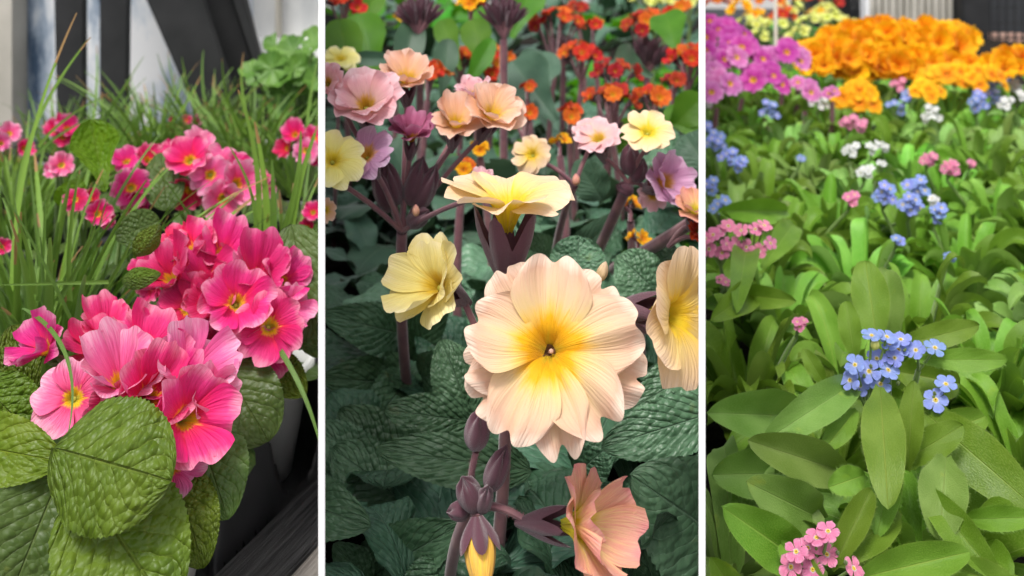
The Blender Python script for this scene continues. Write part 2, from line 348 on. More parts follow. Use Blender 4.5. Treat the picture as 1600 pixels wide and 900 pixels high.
M['leafR'] = mat_leaf('forget_me_not_leaf', (.125, .285, .020), (.21, .40, .05), (.32, .46, .08), 5, 26, .0009, .7, .22, .40, .0, puff=False, midw=.06, back=(.2, .3, .09), vv=.45, hv=.03)
M['leafRb'] = mat_leaf('forget_me_not_leaf_fresh', (.11, .235, .012), (.18, .335, .028), (.32, .46, .09), 5, 26, .0009, .7, .3, .38, .0, puff=False, midw=.045, back=(.22, .34, .08), vv=.35, hv=.03)
M['leafRg'] = mat_leaf('forget_me_not_leaf_grey', (.15, .285, .045), (.24, .39, .09), (.28, .40, .11), 5, 26, .0009, .7, .18, .42, .0, puff=False, midw=.045, back=(.2, .28, .12), vv=.35, hv=.03)
M['soil'] = mat_plain('potting_soil', (.006, .005, .004), (.02, .014, .009), 220, .95, 0, .004, .2, 0, 5, 1.)
M['pot'] = mat_plain('white_pot', (.74, .75, .74), (.78, .78, .77), 30, .4)
M['tray'] = mat_plain('black_plastic', (.030, .030, .032), (.045, .045, .048), 40, .36, 0, .0003, .5, 0, 3, .4)
M['white'] = mat_plain('white_board', (.86, .86, .86), (.88, .88, .88), 10, .5, 0, .0001, .3)
M['black_paint'] = mat_plain('black_timber', (.010, .0105, .011), (.020, .020, .021), 26, .6, 0, .0015, .4, 0, 5, .5)
M['pale_wood'] = mat_plain('pale_wood', (.42, .36, .26), (.52, .46, .35), 20, .6)
M['grey_wood'] = mat_plain('greyed_wood', (.36, .34, .29), (.50, .47, .41), 14, .7)
M['floor'] = mat_plain('concrete', (.28, .27, .26), (.36, .35, .33), 3, .85, 0, .002, .3, 0, 6, .5)
M['ivory'] = mat_plain('ivory_rod', (.75, .70, .62), (.78, .72, .64), 40, .5)
M['mesh_black'] = mat_plain('black_mesh', (.012, .013, .015), (.02, .02, .022), 30, .5)
M['slate'] = mat_plain('slate_panel', (.03, .034, .04), (.05, .055, .06), 6, .6)
M['terracotta'] = mat_plain('pale_terracotta', (.46, .26, .19), (.58, .38, .30), 40, .7)
M['litter'] = mat_plain('dry_litter', (.16, .11, .07), (.34, .26, .18), 900, .9, 0, .002, .2, 0, 4, 1)
def grass_mat():
    m, nt, out = newmat('grass_blade'); u, v = uvxy(nt)
    fr = mth(nt, 'FRACT', v); idn = mth(nt, 'FRACT', mth(nt, 'MULTIPLY', mth(nt, 'FLOOR', v), .3719))
    g = mixc(nt, idn, (.065, .15, .012), (.18, .32, .03))
    ln = noise(nt, comb(nt, mth(nt, 'MULTIPLY', u, 1.5), mth(nt, 'MULTIPLY', v, 14)), 1.0, 2)
    g = mixc(nt, mth(nt, 'MULTIPLY', ln, .4), g, (.22, .36, .09))
    tip = mth(nt, 'MULTIPLY', mth(nt, 'GREATER_THAN', mth(nt, 'ADD', u, mth(nt, 'MULTIPLY', idn, .42)), 1.22), .9)
    g = mixc(nt, tip, g, (.36, .19, .08))
    finish(nt, out, g, .4, .25, ln, .0004, .6, .4, .1); return m
M['grass'] = grass_mat()
def wood_mat(name, a, b, horiz=True, direction=(0, 0, 0)):
    m, nt, out = newmat(name); tc = nt.nodes.new('ShaderNodeTexCoord')
    mp = nt.nodes.new('ShaderNodeMapping'); mp.inputs['Rotation'].default_value = direction; mp.inputs['Scale'].default_value = (700, 22, 700) if horiz else (300, 300, 12)
    nt.links.new(tc.outputs['Object'], mp.inputs[0])
    n1 = noise(nt, mp.outputs[0], 1.0, 6, .65)
    col = ramp(nt, n1, [(.38, a), (.62, b)])
    finish(nt, out, col, .5, 0, n1, .0016, .9, .4); return m
M['slat'] = wood_mat('black_stained_timber', (.018, .018, .019), (.10, .098, .10))
M['slat_side'] = wood_mat('weathered_timber_side', (.20, .18, .16), (.36, .33, .30))  # lit side of the rail put into a lighter grey brown
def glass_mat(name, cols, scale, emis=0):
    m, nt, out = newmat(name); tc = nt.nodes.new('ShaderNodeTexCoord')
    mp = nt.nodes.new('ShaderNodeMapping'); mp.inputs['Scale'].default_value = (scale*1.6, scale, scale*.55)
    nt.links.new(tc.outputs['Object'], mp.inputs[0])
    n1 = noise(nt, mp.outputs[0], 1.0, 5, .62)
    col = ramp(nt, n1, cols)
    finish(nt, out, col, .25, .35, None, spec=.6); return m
M['film'] = glass_mat('clouded_polythene', [(.32, (.10, .16, .25)), (.42, (.40, .48, .58)), (.50, (.74, .78, .82)), (.60, (.93, .93, .93))], 16)  # blurred reflections and outside brightness put into blotchy pane colours
M['film_pale'] = glass_mat('bright_polythene', [(.3, (.60, .62, .63)), (.55, (.84, .84, .83)), (.8, (.88, .88, .86))], 7)  # light from outside put into the pale pane colour

# ------------------------------------------------------------------ flower meshes (unit radius, facing +Z)
def petal(mb, ang, L=1., W=.62, r0=.04, notch=.14, cup=.2, tip=0., ruff=.05, tilt=.1, z0=0., b0=.14, rndc=.33, cc=.1, nw=.2, dip=.22, curl=0., idx=0, nu=14, nv=13, ph=None, npow=4., edge=.02, rt=0.):
    ph = U(0, 6) if ph is None else ph
    t, v = np.meshgrid(np.linspace(0, 1, nu), np.linspace(-1, 1, nv), indexing='ij')
    Lv = L*(1-rndc*np.abs(v)**npow-notch*np.exp(-(v/nw)**2)+edge*np.sin(v*9+ph))
    x = r0+(Lv-r0)*t
    s = np.sin(np.clip(t/.85, 0, 1)*math.pi/2)
    wd = W*(b0+(1-b0)*s**1.25)*(1-.06*np.clip(t-.8, 0, 1)*5)
    if rt: wd = wd*np.sqrt(np.clip(1-np.clip((t-(1-rt))/rt, 0, 1)**2, 0, 1))
    y = wd*v
    z = z0+L*(cup*t+tip*t**2) + ruff*L*t**1.5*np.sin(v*4.2+ph)+ruff*.5*L*t**2*np.sin(v*8.5+ph*2)+cc*W*v**2*t+tilt*wd*v
    z = z - dip*np.exp(-(x/.13)**2) - curl*np.clip(t-.75, 0, 1)**2*6
    ca, sa = math.cos(ang), math.sin(ang)
    Pt = np.stack([x*ca-y*sa, x*sa+y*ca, z], -1)
    mb.grid(Pt, np.stack([x/L, v*.495+.5+idx], -1))
def calyx_mb(l=.9, r=.25, z1=-.34, spread=.1, teeth=.28):
    mb = MB(); n, k = 9, 30
    t, a = np.meshgrid(np.linspace(0, 1, n), np.linspace(0, 2*math.pi, k+1), indexing='ij')
    tooth = 1+teeth*(np.abs(np.cos(2.5*a))**1.5*2-1)
    tt = t*tooth
    rr = r*(.22+.93*np.sin(np.clip(tt, 0, 1.2)*1.5)**1.1+spread*np.clip(tt-.7, 0, 1)*2)*(1+.13*np.cos(5*a))
    z = z1-l+l*tt
    mb.grid(np.stack([rr*np.cos(a), rr*np.sin(a), z], -1), np.stack([t, a/6.3], -1)); return mb
def dome_mb(r, h, z, n=5, k=14):
    mb = MB(); t, a = np.meshgrid(np.linspace(0, 1, n), np.linspace(0, 2*math.pi, k+1), indexing='ij')
    rr = r*np.sin(t*math.pi/2)
    mb.grid(np.stack([rr*np.cos(a), rr*np.sin(a), z+h*np.cos(t*math.pi/2)], -1), np.stack([t, a], -1)); return mb
def bud_mb(ribs=5, l=1.):
    mb = MB(); t, a = np.meshgrid(np.linspace(0, 1, 14), np.linspace(0, 2*math.pi, 31), indexing='ij')
    rr = .42*np.sin(math.pi*np.clip(t, 0, 1)**.8)**.7*(1+.12*np.abs(np.sin(ribs/2*a+t*1.2)))
    mb.grid(np.stack([rr*np.cos(a), rr*np.sin(a), t*l], -1), np.stack([.35+.6*t, a/6.3], -1)); return mb

# a family of primrose corollas; geometry is shared, the material is put on the object's slot
FM = {}
def corolla(kind, i):
    k = (kind, i)
    if k in FM: return FM[k]
    mb = MB()
    if kind == 'ruffled':        # pink pot primrose: broad, overlapping, folded petals
        n = 5 if i % 2 else 6; cup = [.30, .55, .75, .45, 1.0, .65][i % 6]
        for j in range(n):
            petal(mb, 2*math.pi*j/n+U(-.12, .12), L=U(.9, 1.06), W=U(.60, .74), notch=U(.08, .2), cup=cup*U(.75, 1.25), tip=U(-.3, .22), ruff=U(.05, .13), tilt=.2, cc=U(.0, .35), dip=.25, idx=j, z0=.012*j, rndc=.38, nu=18, nv=19)
    elif kind == 'open':         # flat open primrose
        n = 5 + (i % 2)
        for j in range(n):
            petal(mb, 2*math.pi*j/n+U(-.06, .06), L=U(.94, 1.04), W=U(.56, .64), notch=U(.10, .18), cup=U(.1, .25), tip=U(-.25, 0), ruff=U(.02, .06), tilt=.16, idx=j, z0=.006*j)
    elif kind == 'trumpet':      # seen from the side: funnel with flaring limb
        for j in range(6):
            petal(mb, 2*math.pi*j/6+U(-.1, .1), L=U(.92, 1.1), W=U(.50, .6), notch=U(.08, .16), cup=U(.35, .55), tip=U(-.35, -.1), ruff=U(.04, .09), tilt=.16, idx=j, dip=.45, nu=18, nv=15)
    elif kind == 'cupped':       # double, bowl shaped
        for j in range(9):
            inn = j >= 5
            petal(mb, 2*math.pi*j/(4 if inn else 5)+U(-.2, .2)+inn*.5, L=U(.9, 1.05)*(.8 if inn else 1), W=U(.5, .64)*(.8 if inn else 1), notch=U(.05, .16), cup=(.85 if inn else .45)*U(.8, 1.2), tip=U(-.2, .2), ruff=U(.05, .1), tilt=.15, idx=j, dip=.3)
    elif kind == 'small':        # floret of the polyanthus trusses
        for j in range(5):
            petal(mb, 2*math.pi*j/5+U(-.1, .1), L=U(.9, 1.05), W=U(.55, .68), notch=U(.06, .16), cup=U(.15, .6), tip=U(-.2, .1), ruff=U(.05, .14), tilt=.18, idx=j, nu=7, nv=7)
    elif kind == 'fmn':          # forget-me-not: five round flat lobes
        for j in range(5):
            petal(mb, 2*math.pi*j/5+U(-.06, .06), L=U(.93, 1.05), W=U(.40, .46), r0=.08, notch=0., cup=U(.02, .16), tip=U(-.1, .05), ruff=.02, tilt=.06, b0=.2, rndc=.04, npow=2., rt=.45, idx=j, dip=.05, cc=U(-.2, .2), edge=0., nu=12, nv=9)
    me = mb.mesh(kind+'_corolla', M['pink']); FM[k] = me; return me
CAL = {}
def unit(kind):
    if kind in CAL: return CAL[kind]
    if kind == 'calyx': me = calyx_mb().mesh('calyx', M['calyx'])
    if kind == 'calyx_long': me = calyx_mb(1.05, .36, -.30, .15, .30).mesh('calyx', M['calyx'])
    if kind == 'calyx_green': me = calyx_mb().mesh('calyx', M['calyx_green'])
    if kind == 'eye': me = dome_mb(.07, .06, -.14).mesh('eye', M['eye_green'])
    if kind == 'eye_fmn':
        mb = MB(); n, k = 6, 15     # little raised ring with a dark hole
        t, a = np.meshgrid(np.linspace(0, 1, n), np.linspace(0, 2*math.pi, k+1), indexing='ij')
        rr = .06+.09*t; mb.grid(np.stack([rr*np.cos(a), rr*np.sin(a), .03+.05*np.sin(t*math.pi)], -1), np.stack([t, a], -1), 0)
        rr = .065*t; mb.grid(np.stack([rr*np.cos(a), rr*np.sin(a), .02+0*t], -1), np.stack([t, a], -1), 1)
        me = mb.mesh('eye', [M['eye_fmn'], M['eye_dark']])
    if kind == 'bud': me = bud_mb().mesh('bud', M['peach'])
    CAL[kind] = me; return me
def setmat(o, m):
    o.material_slots[0].link = 'OBJECT'; o.material_slots[0].material = m
def frame(n, spin=0.):
    n = Vector(n).normalized(); q = n.to_track_quat('Z', 'Y')
    return q.to_matrix().to_4x4() @ Matrix.Rotation(spin, 4, 'Z')
def facing(p, a, b):
    """direction of a flower axis: towards the viewer's side, leaning right by a and up by b"""
    t = (Vector((0, 0, CZ))-p).normalized(); X = Vector((1, 0, 0)); up = X.cross(-t).normalized()
    return (t+X*a+up*b).normalized()
fi = [0]
def flower(pl, kind, mat, px, py, D, diam, ab, calyx='calyx', eye='eye', name='flower', spin=None, var=None, stem=True, sm='stem_green', squash=1.):
    p = P(px, py, D); R = sz(diam, D)/2; n = facing(p, *ab)
    fi[0] += 1
    me = corolla(kind, (fi[0] if var is None else var) % 6)
    mt = Matrix.Translation(p-pl.location) @ frame(n, U(0, 6) if spin is None else spin) @ Matrix.Diagonal((R, R*squash, R, 1))
    o = link(name, me, pl, mt); setmat(o, M[mat])
    if eye: link('eye', unit(eye), o)
    if calyx: link('calyx', unit(calyx), o)
    if stem: pl_stems.setdefault(pl.name, (pl, []))[1].append((p-n*R*1.0, sm, n))
    return o
pl_stems = {}
def finish_stems(rt=.0011, rb=.0018):
    for nm, (pl, lst) in pl_stems.items():
        mb = MB()
        for p, sm, n in lst:
            b = pl.location+Vector((U(-.006, .006), U(-.006, .006), .004))
            m = (p+b)/2 - n*.012 + Vector((0, 0, .02))
            tube(mb, b, m, p, rb, rt, 9, 6)
        mb.build('stem', M[lst[0][1]], pl)
    pl_stems.clear()
def bud(pl, p, n, R, mat, l=1.4, cal='calyx', name='bud', stretch=1.):
    fr = Matrix.Translation(Vector(p)-pl.location) @ frame(n, U(0, 6)) @ Matrix.Diagonal((R, R, R*l, 1))
    o = link(name, unit('bud'), pl, fr); setmat(o, M[mat])
    if cal:
        c = link('calyx', unit(cal), o, Matrix.Translation((0, 0, .85)) @ Matrix.Diagonal((1.9, 1.9, 1.05, 1)))
    return o
def leafpx(pl, a, b, D0, D1, wpx, mat, name='leaf', prof=pr_ovate, arch=.12, fold=.15, roll=0., cren=.03, puff=.05, nlat=8, wav=.04, droop=0., twist=0., nu=44, nv=31, upmix=.5, label=None, ncren=24):
    """one leaf between two picture points at given distances; wpx = full width; roll tips its side out of the picture"""
    A = P(a[0], a[1], D0); B = P(b[0], b[1], D1)
    c = (A+B)/2; t = (Vector((0, 0, CZ))-c).normalized()
    ax = (B-A).normalized(); side = t.cross(ax).normalized()
    if roll: side = Matrix.Rotation(roll, 3, ax) @ side
    up = (t*upmix+Vector((0, 0, 1))*(1-upmix)).normalized()
    nrm = side.cross(ax).normalized()
    if nrm.dot(t) < 0: nrm = -nrm
    nlat = {'leafL': 7, 'leafLd': 7, 'leafLb': 7, 'leafM': 9}.get(mat, nlat)
    mb = MB()
    blade(mb, A, B, sz(wpx, (D0+D1)/2)/2, side, arch, nrm, prof, fold, droop, wav, cren, ncren, puff, nlat, twist, nu, nv, U(0, 6), hair=(110 if mat.startswith('leafR') else 0))
    o = mb.build(name, M[mat], pl)
    if label: o['label'] = label
    return o
def rosette(mb, base, n, rad, h, hw, prof=pr_ovate, nu=12, nv=7, z0=.008, fold=.25, lo=.3, a0=None, a1=None, cren=0., puff=0., droop=.1, wav=.12, tw=.5, ar=(.08, .26)):
    base = Vector(base)
    for i in range(n):
        ang = i*2.399+U(-.3, .3); k = (i+.5)/n
        r = rad*(lo+(1-lo)*k**.7)*U(.85, 1.15); z = h*(1-.62*k**1.2)*U(.75, 1.2)
        d = Vector((math.cos(ang), math.sin(ang), 0))
        A = base+d*.004+Vector((0, 0, z0)); B = base+d*r+Vector((0, 0, z))
        side = Vector((-math.sin(ang), math.cos(ang), U(-.35, .35)))
        blade(mb, A, B, hw*U(.75, 1.15)*(.65+.35*k), side, U(*ar), (0, 0, 1), prof, fold*U(.5, 1.6), droop, wav, cren, 16, puff, 7, U(-tw, tw), nu, nv, U(0, 6), off=i)

# ------------------------------------------------------------------ the setting
BAY[0] = None
mb = MB(); mb.raw([(-60, -40, 0), (60, -40, 0), (60, 120, 0), (-60, 120, 0)], [(0, 1, 2, 3)])
tag(mb.build('ground', M['floor']), 'grey concrete floor of the glasshouse', 'ground', kind='structure')
BENCH_Y1 = 3.6
bt = thing('display_bench', 'dark timber staging bench carrying all three beds of pot plants', 'bench', (0, 1.2, 0))
mb = MB()
for i in range(31):
    y = .12+i*.113
    mb.box((-1.3, y, ZB-.030), (1.3, y+.111, ZB-.004))
mb.build('bench_top', M['black_paint'], bt, False)
for x in (-1.25, 1.2):
    for y in (.15, 3.5):
        mb = MB(); mb.box((x, y, 0), (x+.05, y+.05, ZB-.0302)); mb.build('leg', M['black_paint'], bt, False)

# white border bands between the three views, built as added upright boards
BD = .272; TH = 10.6/F*BD
planes = []
for px, lab in ((502.7, 'thin white upright board between the pink primroses and the cream primroses'), (1097, 'thin white upright board between the cream primroses and the forget-me-nots')):
    d = Vector(((px-800)/F, 1, 0)); d0 = d*BD; d1 = d*3.55; dn = d.normalized(); n = Vector((dn.y, -dn.x, 0))
    planes.append((Vector((0, 0, CZ)), n))
    pl = bpy.data.meshes.new('divider_board')
    bm = bmesh.new()
    q = [d0-n*TH/2, d0+n*TH/2, d1+n*TH/2, d1-n*TH/2]
    lo = [bm.verts.new((v.x, v.y, ZB-.0035)) for v in q]; hi = [bm.verts.new((v.x, v.y, CZ+.004)) for v in q]
    bm.faces.new(lo[::-1]); bm.faces.new(hi)
    for i in range(4): bm.faces.new((lo[i], lo[(i+1) % 4], hi[(i+1) % 4], hi[i]))
    bmesh.ops.recalc_face_normals(bm, faces=bm.faces)
    bmesh.ops.bevel(bm, geom=[e for e in bm.edges], offset=.00015, segments=1, affect='EDGES')
    bm.to_mesh(pl); bm.free(); pl.materials.append(M['white'])
    o = link('divider_board', pl); tag(o, lab, 'divider board', 'white boards dividing the beds')

def soilbed(x0, x1, y0, y1, z, lab):
    m = MB(); nx, ny = 40, 60
    xs, ys = np.meshgrid(np.linspace(x0, x1, nx), np.linspace(y0, y1, ny), indexing='ij')
    zz = z+.004*np.sin(xs*90+3*np.sin(ys*40))+.003*np.sin(ys*130+xs*50)
    m.grid(np.stack([xs, ys, zz], -1), np.stack([xs, ys], -1))
    return tag(m.build('soil', M['soil']), lab, 'soil', kind='structure')
BAY[0] = 'M'; soilbed(-.62, .8, .2, 3.55, ZB+.012, 'dark potting soil beneath the cream primroses')
BAY[0] = 'R'; soilbed(.03, 1.28, .2, 2.36, ZB+.012, 'dark potting soil beneath the forget-me-nots')

# ================================================================== LEFT BED
BAY[0] = 'L'
# pots
def make_pot(pl, r=.036, h=.062, base=None, mat='pot'):
    b = Vector(base) if base else pl.location
    mb = MB(); prof = [(0, .001), (r*.72, .001), (r*.98, h-.008), (r*1.0, h-.008), (r*1.05, h-.006), (r*1.05, h), (r*.97, h), (r*.93, h-.012)]
    k = 40; a = np.linspace(0, 2*math.pi, k+1)
    Pt = np.array([[(b.x+q[0]*math.cos(t), b.y+q[0]*math.sin(t), b.z+q[1]) for t in a] for q in prof])
    mb.grid(Pt, np.zeros(Pt.shape[:2]+(2,))); o = mb.build('pot', M[mat], pl)
    mb = MB(); prof = [(0, h-.016), (r*.5, h-.013), (r*.925, h-.015)]
    Pt = np.array([[(b.x+q[0]*math.cos(t), b.y+q[0]*math.sin(t), b.z+q[1]) for t in a] for q in prof])
    mb.grid(Pt, np.zeros(Pt.shape[:2]+(2,))); mb.build('potting_mix', M['soil'], o)
    return o
def pink_plant(label, bx, by, D, flowers, mats=('pink',), nl=7, leafr=.07, group='pink primroses in pots on the bench', cal='calyx_green', pot=True, z=None, leafmat='leafLd', lh=.05, kx=1., dy=0., kd_=1.):
    bpt = P(bx, by, D); bpt.z = ZB-.004+.0005
    pl = thing('potted_primrose' if pot else 'primrose_plant', label, 'primrose', bpt, group)
    top = bpt.z+.058
    if pot: make_pot(pl, mat='pot' if D < .52 else 'tray')
    pl['_top'] = top
    cx = sum(f[0] for f in flowers)/len(flowers); cy = sum(f[1] for f in flowers)/len(flowers)
    fl2 = []
    for f in flowers:
        f = list(f); f[0] = cx+(f[0]-cx)*kx; f[1] = cy+(f[1]-cy)*kx+dy; f[1] += f[2]*.20*min(1, max(0, f[3][1]-.3)); f[2] = f[2]*kd_; fl2.append(tuple(f))
    flowers = fl2
    for f in flowers:
        px, py, dm, ab = f[:4]; dd = f[4] if len(f) > 4 else D; mt = f[5] if len(f) > 5 else rnd.choice(mats); kd = f[6] if len(f) > 6 else 'ruffled'
        flower(pl, kd, mt, px, py+(4 if D < .5 else 10), dd, dm*(.90 if D < .5 else .82), ab, cal, 'eye', stem=False, var=f[7] if len(f) > 7 else None)
    mb = MB()
    for f in flowers:
        dd = f[4] if len(f) > 4 else D
        p = P(f[0], f[1], dd)-facing(P(f[0], f[1], dd), *f[3])*sz(f[2], dd)*.42
        b = Vector((bpt.x+U(-.005, .005), bpt.y+U(-.005, .005), top-.02))
        tube(mb, b, (b+p)/2+Vector((0, 0, .005)), p, .0016, .0011, 8, 6)
    mb.build('stem', M['stem_green'], pl)
    if nl:
        for i in range(nl):
            mb = MB(); ang = i*2*math.pi/nl+U(-.2, .2); d = Vector((math.cos(ang), math.sin(ang), 0))
            c = Vector((bpt.x, bpt.y, top-.015)); r = leafr*U(.85, 1.1)
            blade(mb, c, c+d*r+Vector((0, 0, lh*U(.1, .8))), r*.36, (-d.y, d.x, U(-.2, .2)), U(.1, .25), (0, 0, 1), pr_petl, .1, .2, .08, .03, 20, .06, 8, U(-.3, .3), 36, 23, U(0, 6))
            mb.build('leaf', M[leafmat], pl)
    del pl['_top']
    return pl

A = pink_plant('front white pot of pink primroses with one huge round leaf hanging forward', 185, 720, .378, [
    (106, 606, 150, (-.15, .15), .345, 'pale_pink', 'open', 0),
    (62, 520, 108, (-.9, .5), .365, 'pink'), (142, 505, 120, (-.3, 1.1), .375, 'deep_pink'),
    (160, 480, 95, (-.2, 1.5), .385, 'pink'), (222, 512, 130, (.05, 1.0), .375, 'pink'),
    (188, 566, 150, (-.15, 1.0), .350, 'pale_pink', 'ruffled', 4), (230, 600, 150, (.5, .55), .345, 'pink', 'ruffled', 2),
    (300, 555, 150, (.35, .75), .360, 'pale_pink'), (262, 580, 120, (-.05, .9), .355, 'pink', 'ruffled', 4),
    (292, 640, 175, (.55, .05), .338, 'pink', 'ruffled', 1), (322, 600, 110, (1.1, .2), .350, 'pale_pink'),
    (274, 722, 120, (.55, -.5), .334, 'pale_pink'), (250, 665, 110, (.25, -.1), .342, 'pink', 'ruffled', 3),
    (182, 620, 110, (.0, -.2), .352, 'deep_pink')], ('pink', 'pale_pink'), 5, .06, dy=14, kd_=.93, kx=.92)
leafpx(A, (84, 700), (268, 752), .318, .310, 196, 'leafL', prof=pr_round, arch=.10, fold=-.05, cren=.016, puff=.030, nlat=9, wav=.05, droop=.18, nu=80, nv=61, ncren=22, label='huge round green leaf with a finely toothed edge')
leafpx(A, (130, 755), (268, 960), .322, .305, 200, 'leafL', prof=pr_ovate, arch=.06, fold=.1, cren=.018, puff=.035, nlat=11, nu=80, nv=51)
leafpx(A, (95, 740), (15, 935), .33, .312, 165, 'leafLd', prof=pr_ovate, arch=.10, fold=.12, cren=.02, puff=.04, nlat=9, nu=60, nv=41)
leafpx(A, (-75, 690), (100, 722), .335, .325, 105, 'leafLb', prof=pr_ovate, arch=.08, fold=.1, cren=.02, puff=.05, nlat=9, nu=60, nv=41, label='bright yellow green crinkled leaf')
leafpx(A, (-30, 600), (62, 690), .35, .345, 100, 'leafL', prof=pr_ovate, arch=.05, fold=.3, puff=.03)
leafpx(A, (60, 650), (18, 508), .375, .38, 62, 'leafL', prof=pr_obov, arch=.05, fold=.2, puff=.03)
leafpx(A, (305, 660), (356, 812), .355, .338, 120, 'leafLd', prof=pr_ovate, arch=.12, fold=.08, cren=.02, puff=.03, nlat=9, nu=60, nv=41)
leafpx(A, (270, 730), (318, 888), .34, .325, 98, 'leafL', prof=pr_ovate, arch=.10, fold=.12, cren=.02, puff=.04, nlat=9, nu=60, nv=41)
mb = MB(); tube(mb, P(100, 780, .37), P(100, 740, .34), P(136, 706, .317), .0022, .0018, 8, 7); mb.build('leaf_stalk', M['stem_green'], A)

B = pink_plant('second pot of deep pink primroses with a dense domed head', 372, 520, .482, [
    (290, 458, 130, (-.25, .25), .405, 'deep_pink', 'open', 1), (262, 400, 110, (-.5, .7), .415, 'deep_pink'),
    (300, 345, 95, (-.3, 1.0), .435, 'pink'), (345, 352, 100, (.1, 1.1), .435, 'pink', 'ruffled', 4), (268, 340, 80, (-.7, 1.), .44, 'deep_pink'),
    (320, 400, 120, (-.1, .8), .42, 'deep_pink', 'ruffled', 2), (372, 448, 140, (.05, .35), .402, 'pink', 'ruffled', 1),
    (405, 395, 120, (.2, .9), .42, 'deep_pink', 'ruffled', 4), (448, 405, 105, (.7, .7), .425, 'pink'),
    (430, 490, 140, (.35, .05), .40, 'pink', 'open', 2), (405, 528, 125, (.3, -.45), .405, 'pink'), (345, 515, 105, (-.1, -.5), .412, 'deep_pink'),
    (462, 455, 95, (1.0, .15), .415, 'pale_pink'), (330, 450, 105, (-.1, .3), .41, 'deep_pink'), (380, 355, 85, (.2, 1.3), .44, 'deep_pink'),
    (210, 390, 70, (-.8, .3), .44, 'deep_pink'), (228, 418, 60, (-.6, -.2), .44, 'pink')], ('deep_pink', 'pink'), 4, .055, kx=.90, dy=24, kd_=.90)
leafpx(B, (340, 560), (420, 690), .40, .385, 118, 'leafLd', prof=pr_round, arch=.12, fold=.05, cren=.015, puff=.04, nlat=9, nu=60, nv=41)
leafpx(B, (415, 560), (478, 618), .415, .405, 62, 'leafL', prof=pr_ovate, arch=.1, fold=.05, cren=.02, puff=.04)
leafpx(B, (455, 350), (500, 560), .44, .42, 110, 'leafLd', prof=pr_ovate, arch=.05, fold=.1, puff=.03)
leafpx(B, (430, 470), (498, 540), .43, .42, 80, 'leafLd', prof=pr_ovate, arch=.05, fold=.1, puff=.03)
leafpx(B, (212, 402), (250, 350), .405, .41, 44, 'leafL', prof=pr_ovate, arch=.15, fold=-.4, puff=.03, roll=.5)
leafpx(B, (190, 440), (252, 428), .405, .40, 34, 'leafL', prof=pr_ovate, arch=.15, fold=-.4, puff=.03)

Cp = pink_plant('pot of rosy primroses with yellow eyes behind the domed pink head', 330, 300, .60, [
    (292, 228, 95, (-.3, .5), .545, 'pink', 'ruffled', 1), (328, 256, 90, (0, .1), .54, 'pale_pink', 'open', 2), (372, 272, 90, (.5, .1), .545, 'pale_pink'),
    (350, 296, 85, (.1, -.3), .535, 'pale_pink'), (345, 225, 85, (.2, .9), .56, 'pale_pink'), (290, 282, 75, (-.4, -.5), .545, 'deep_pink'), (268, 215, 60, (-.6, .8), .57, 'pink'),
    (376, 238, 70, (.6, .7), .56, 'pink'), (310, 205, 70, (0, 1.2), .57, 'pale_pink'), (248, 222, 50, (-.8, .4), .58, 'deep_pink'), (425, 280, 50, (.8, .2), .60, 'pale_pink'), (415, 262, 40, (.5, .8), .60, 'pink')], ('pink', 'pale_pink'), 6, .07, kx=.88, dy=8, kd_=.92)
Dp = pink_plant('pot of pink primroses beside an upright cupped green leaf', 190, 330, .60, [
    (205, 284, 80, (.1, .15), .53, 'pink', 'open', 3), (198, 238, 60, (-.3, .8), .56, 'pink'), (230, 238, 55, (.4, .7), .56, 'pink'), (212, 300, 60, (.1, -.6), .535, 'pink')], ('pink',), 6, .065)
leafpx(Dp, (165, 300), (140, 186), .50, .52, 74, 'leafLb', prof=pr_obov, arch=-.12, fold=.9, cren=.02, puff=.05, nlat=8, label='upright light green cupped leaf')
leafpx(Dp, (262, 330), (250, 238), .53, .55, 62, 'leafLd', prof=pr_ovate, arch=.05, fold=.1, puff=.03)
leafpx(Dp, (100, 325), (128, 280), .52, .52, 50, 'leafLb', prof=pr_ovate, arch=.1, fold=.2, puff=.03)
leafpx(Dp, (250, 345), (180, 372), .47, .46, 60, 'leafLd', prof=pr_ovate, arch=.1, fold=.1, puff=.03)
Ep = pink_plant('low pot of red pink primroses tucked in the grass under the cupped leaf', 135, 365, .56, [
    (118, 302, 48, (-.1, .3), .50, 'deep_pink', 'open', 2), (152, 325, 52, (.3, .2), .495, 'pink'), (140, 300, 35, (.2, .9), .51, 'deep_pink'), (165, 335, 35, (.6, 0), .50, 'pink')], ('pink',), 5, .06)
Fp = pink_plant('pot of bright pink primroses at the left behind the long grass', 100, 240, .84, [
    (88, 193, 42, (-.2, .6), .76, 'pink'), (104, 190, 48, (.2, .6), .75, 'pink'), (124, 200, 32, (.5, .3), .76, 'deep_pink'), (98, 205, 35, (0, 0), .745, 'deep_pink'), (140, 198, 24, (0, .5), .8, 'pink')], ('pink',), 6, .07, leafmat='leafLb', lh=.06)
Gp = pink_plant('pot of pale pink primroses cropped at the far left edge', 5, 245, .78, [
    (14, 198, 46, (.1, .5), .70, 'pale_pink'), (36, 222, 34, (.5, .1), .70, 'pink'), (2, 215, 40, (-.3, .2), .69, 'pale_pink')], ('pale_pink',), 6, .07)
Jp = pink_plant('single pale rose primrose bloom half hidden at the left', 92, 300, .68, [(96, 248, 50, (.1, .4), .60, 'pale_pink'), (84, 256, 34, (-.4, .1), .605, 'pale_pink')], ('pale_pink',), 5, .06)
Hp = pink_plant('pot of pink primroses cropped by the white board at the right', 480, 270, .72, [
    (462, 200, 50, (-.3, .6), .65, 'pink'), (490, 205, 50, (.2, .6), .65, 'pink'), (478, 225, 52, (0, .1), .64, 'pale_pink', 'open', 2), (450, 222, 40, (-.7, .1), .65, 'deep_pink'), (497, 235, 40, (.1, -.2), .65, 'pink')], ('pink',), 6, .07)
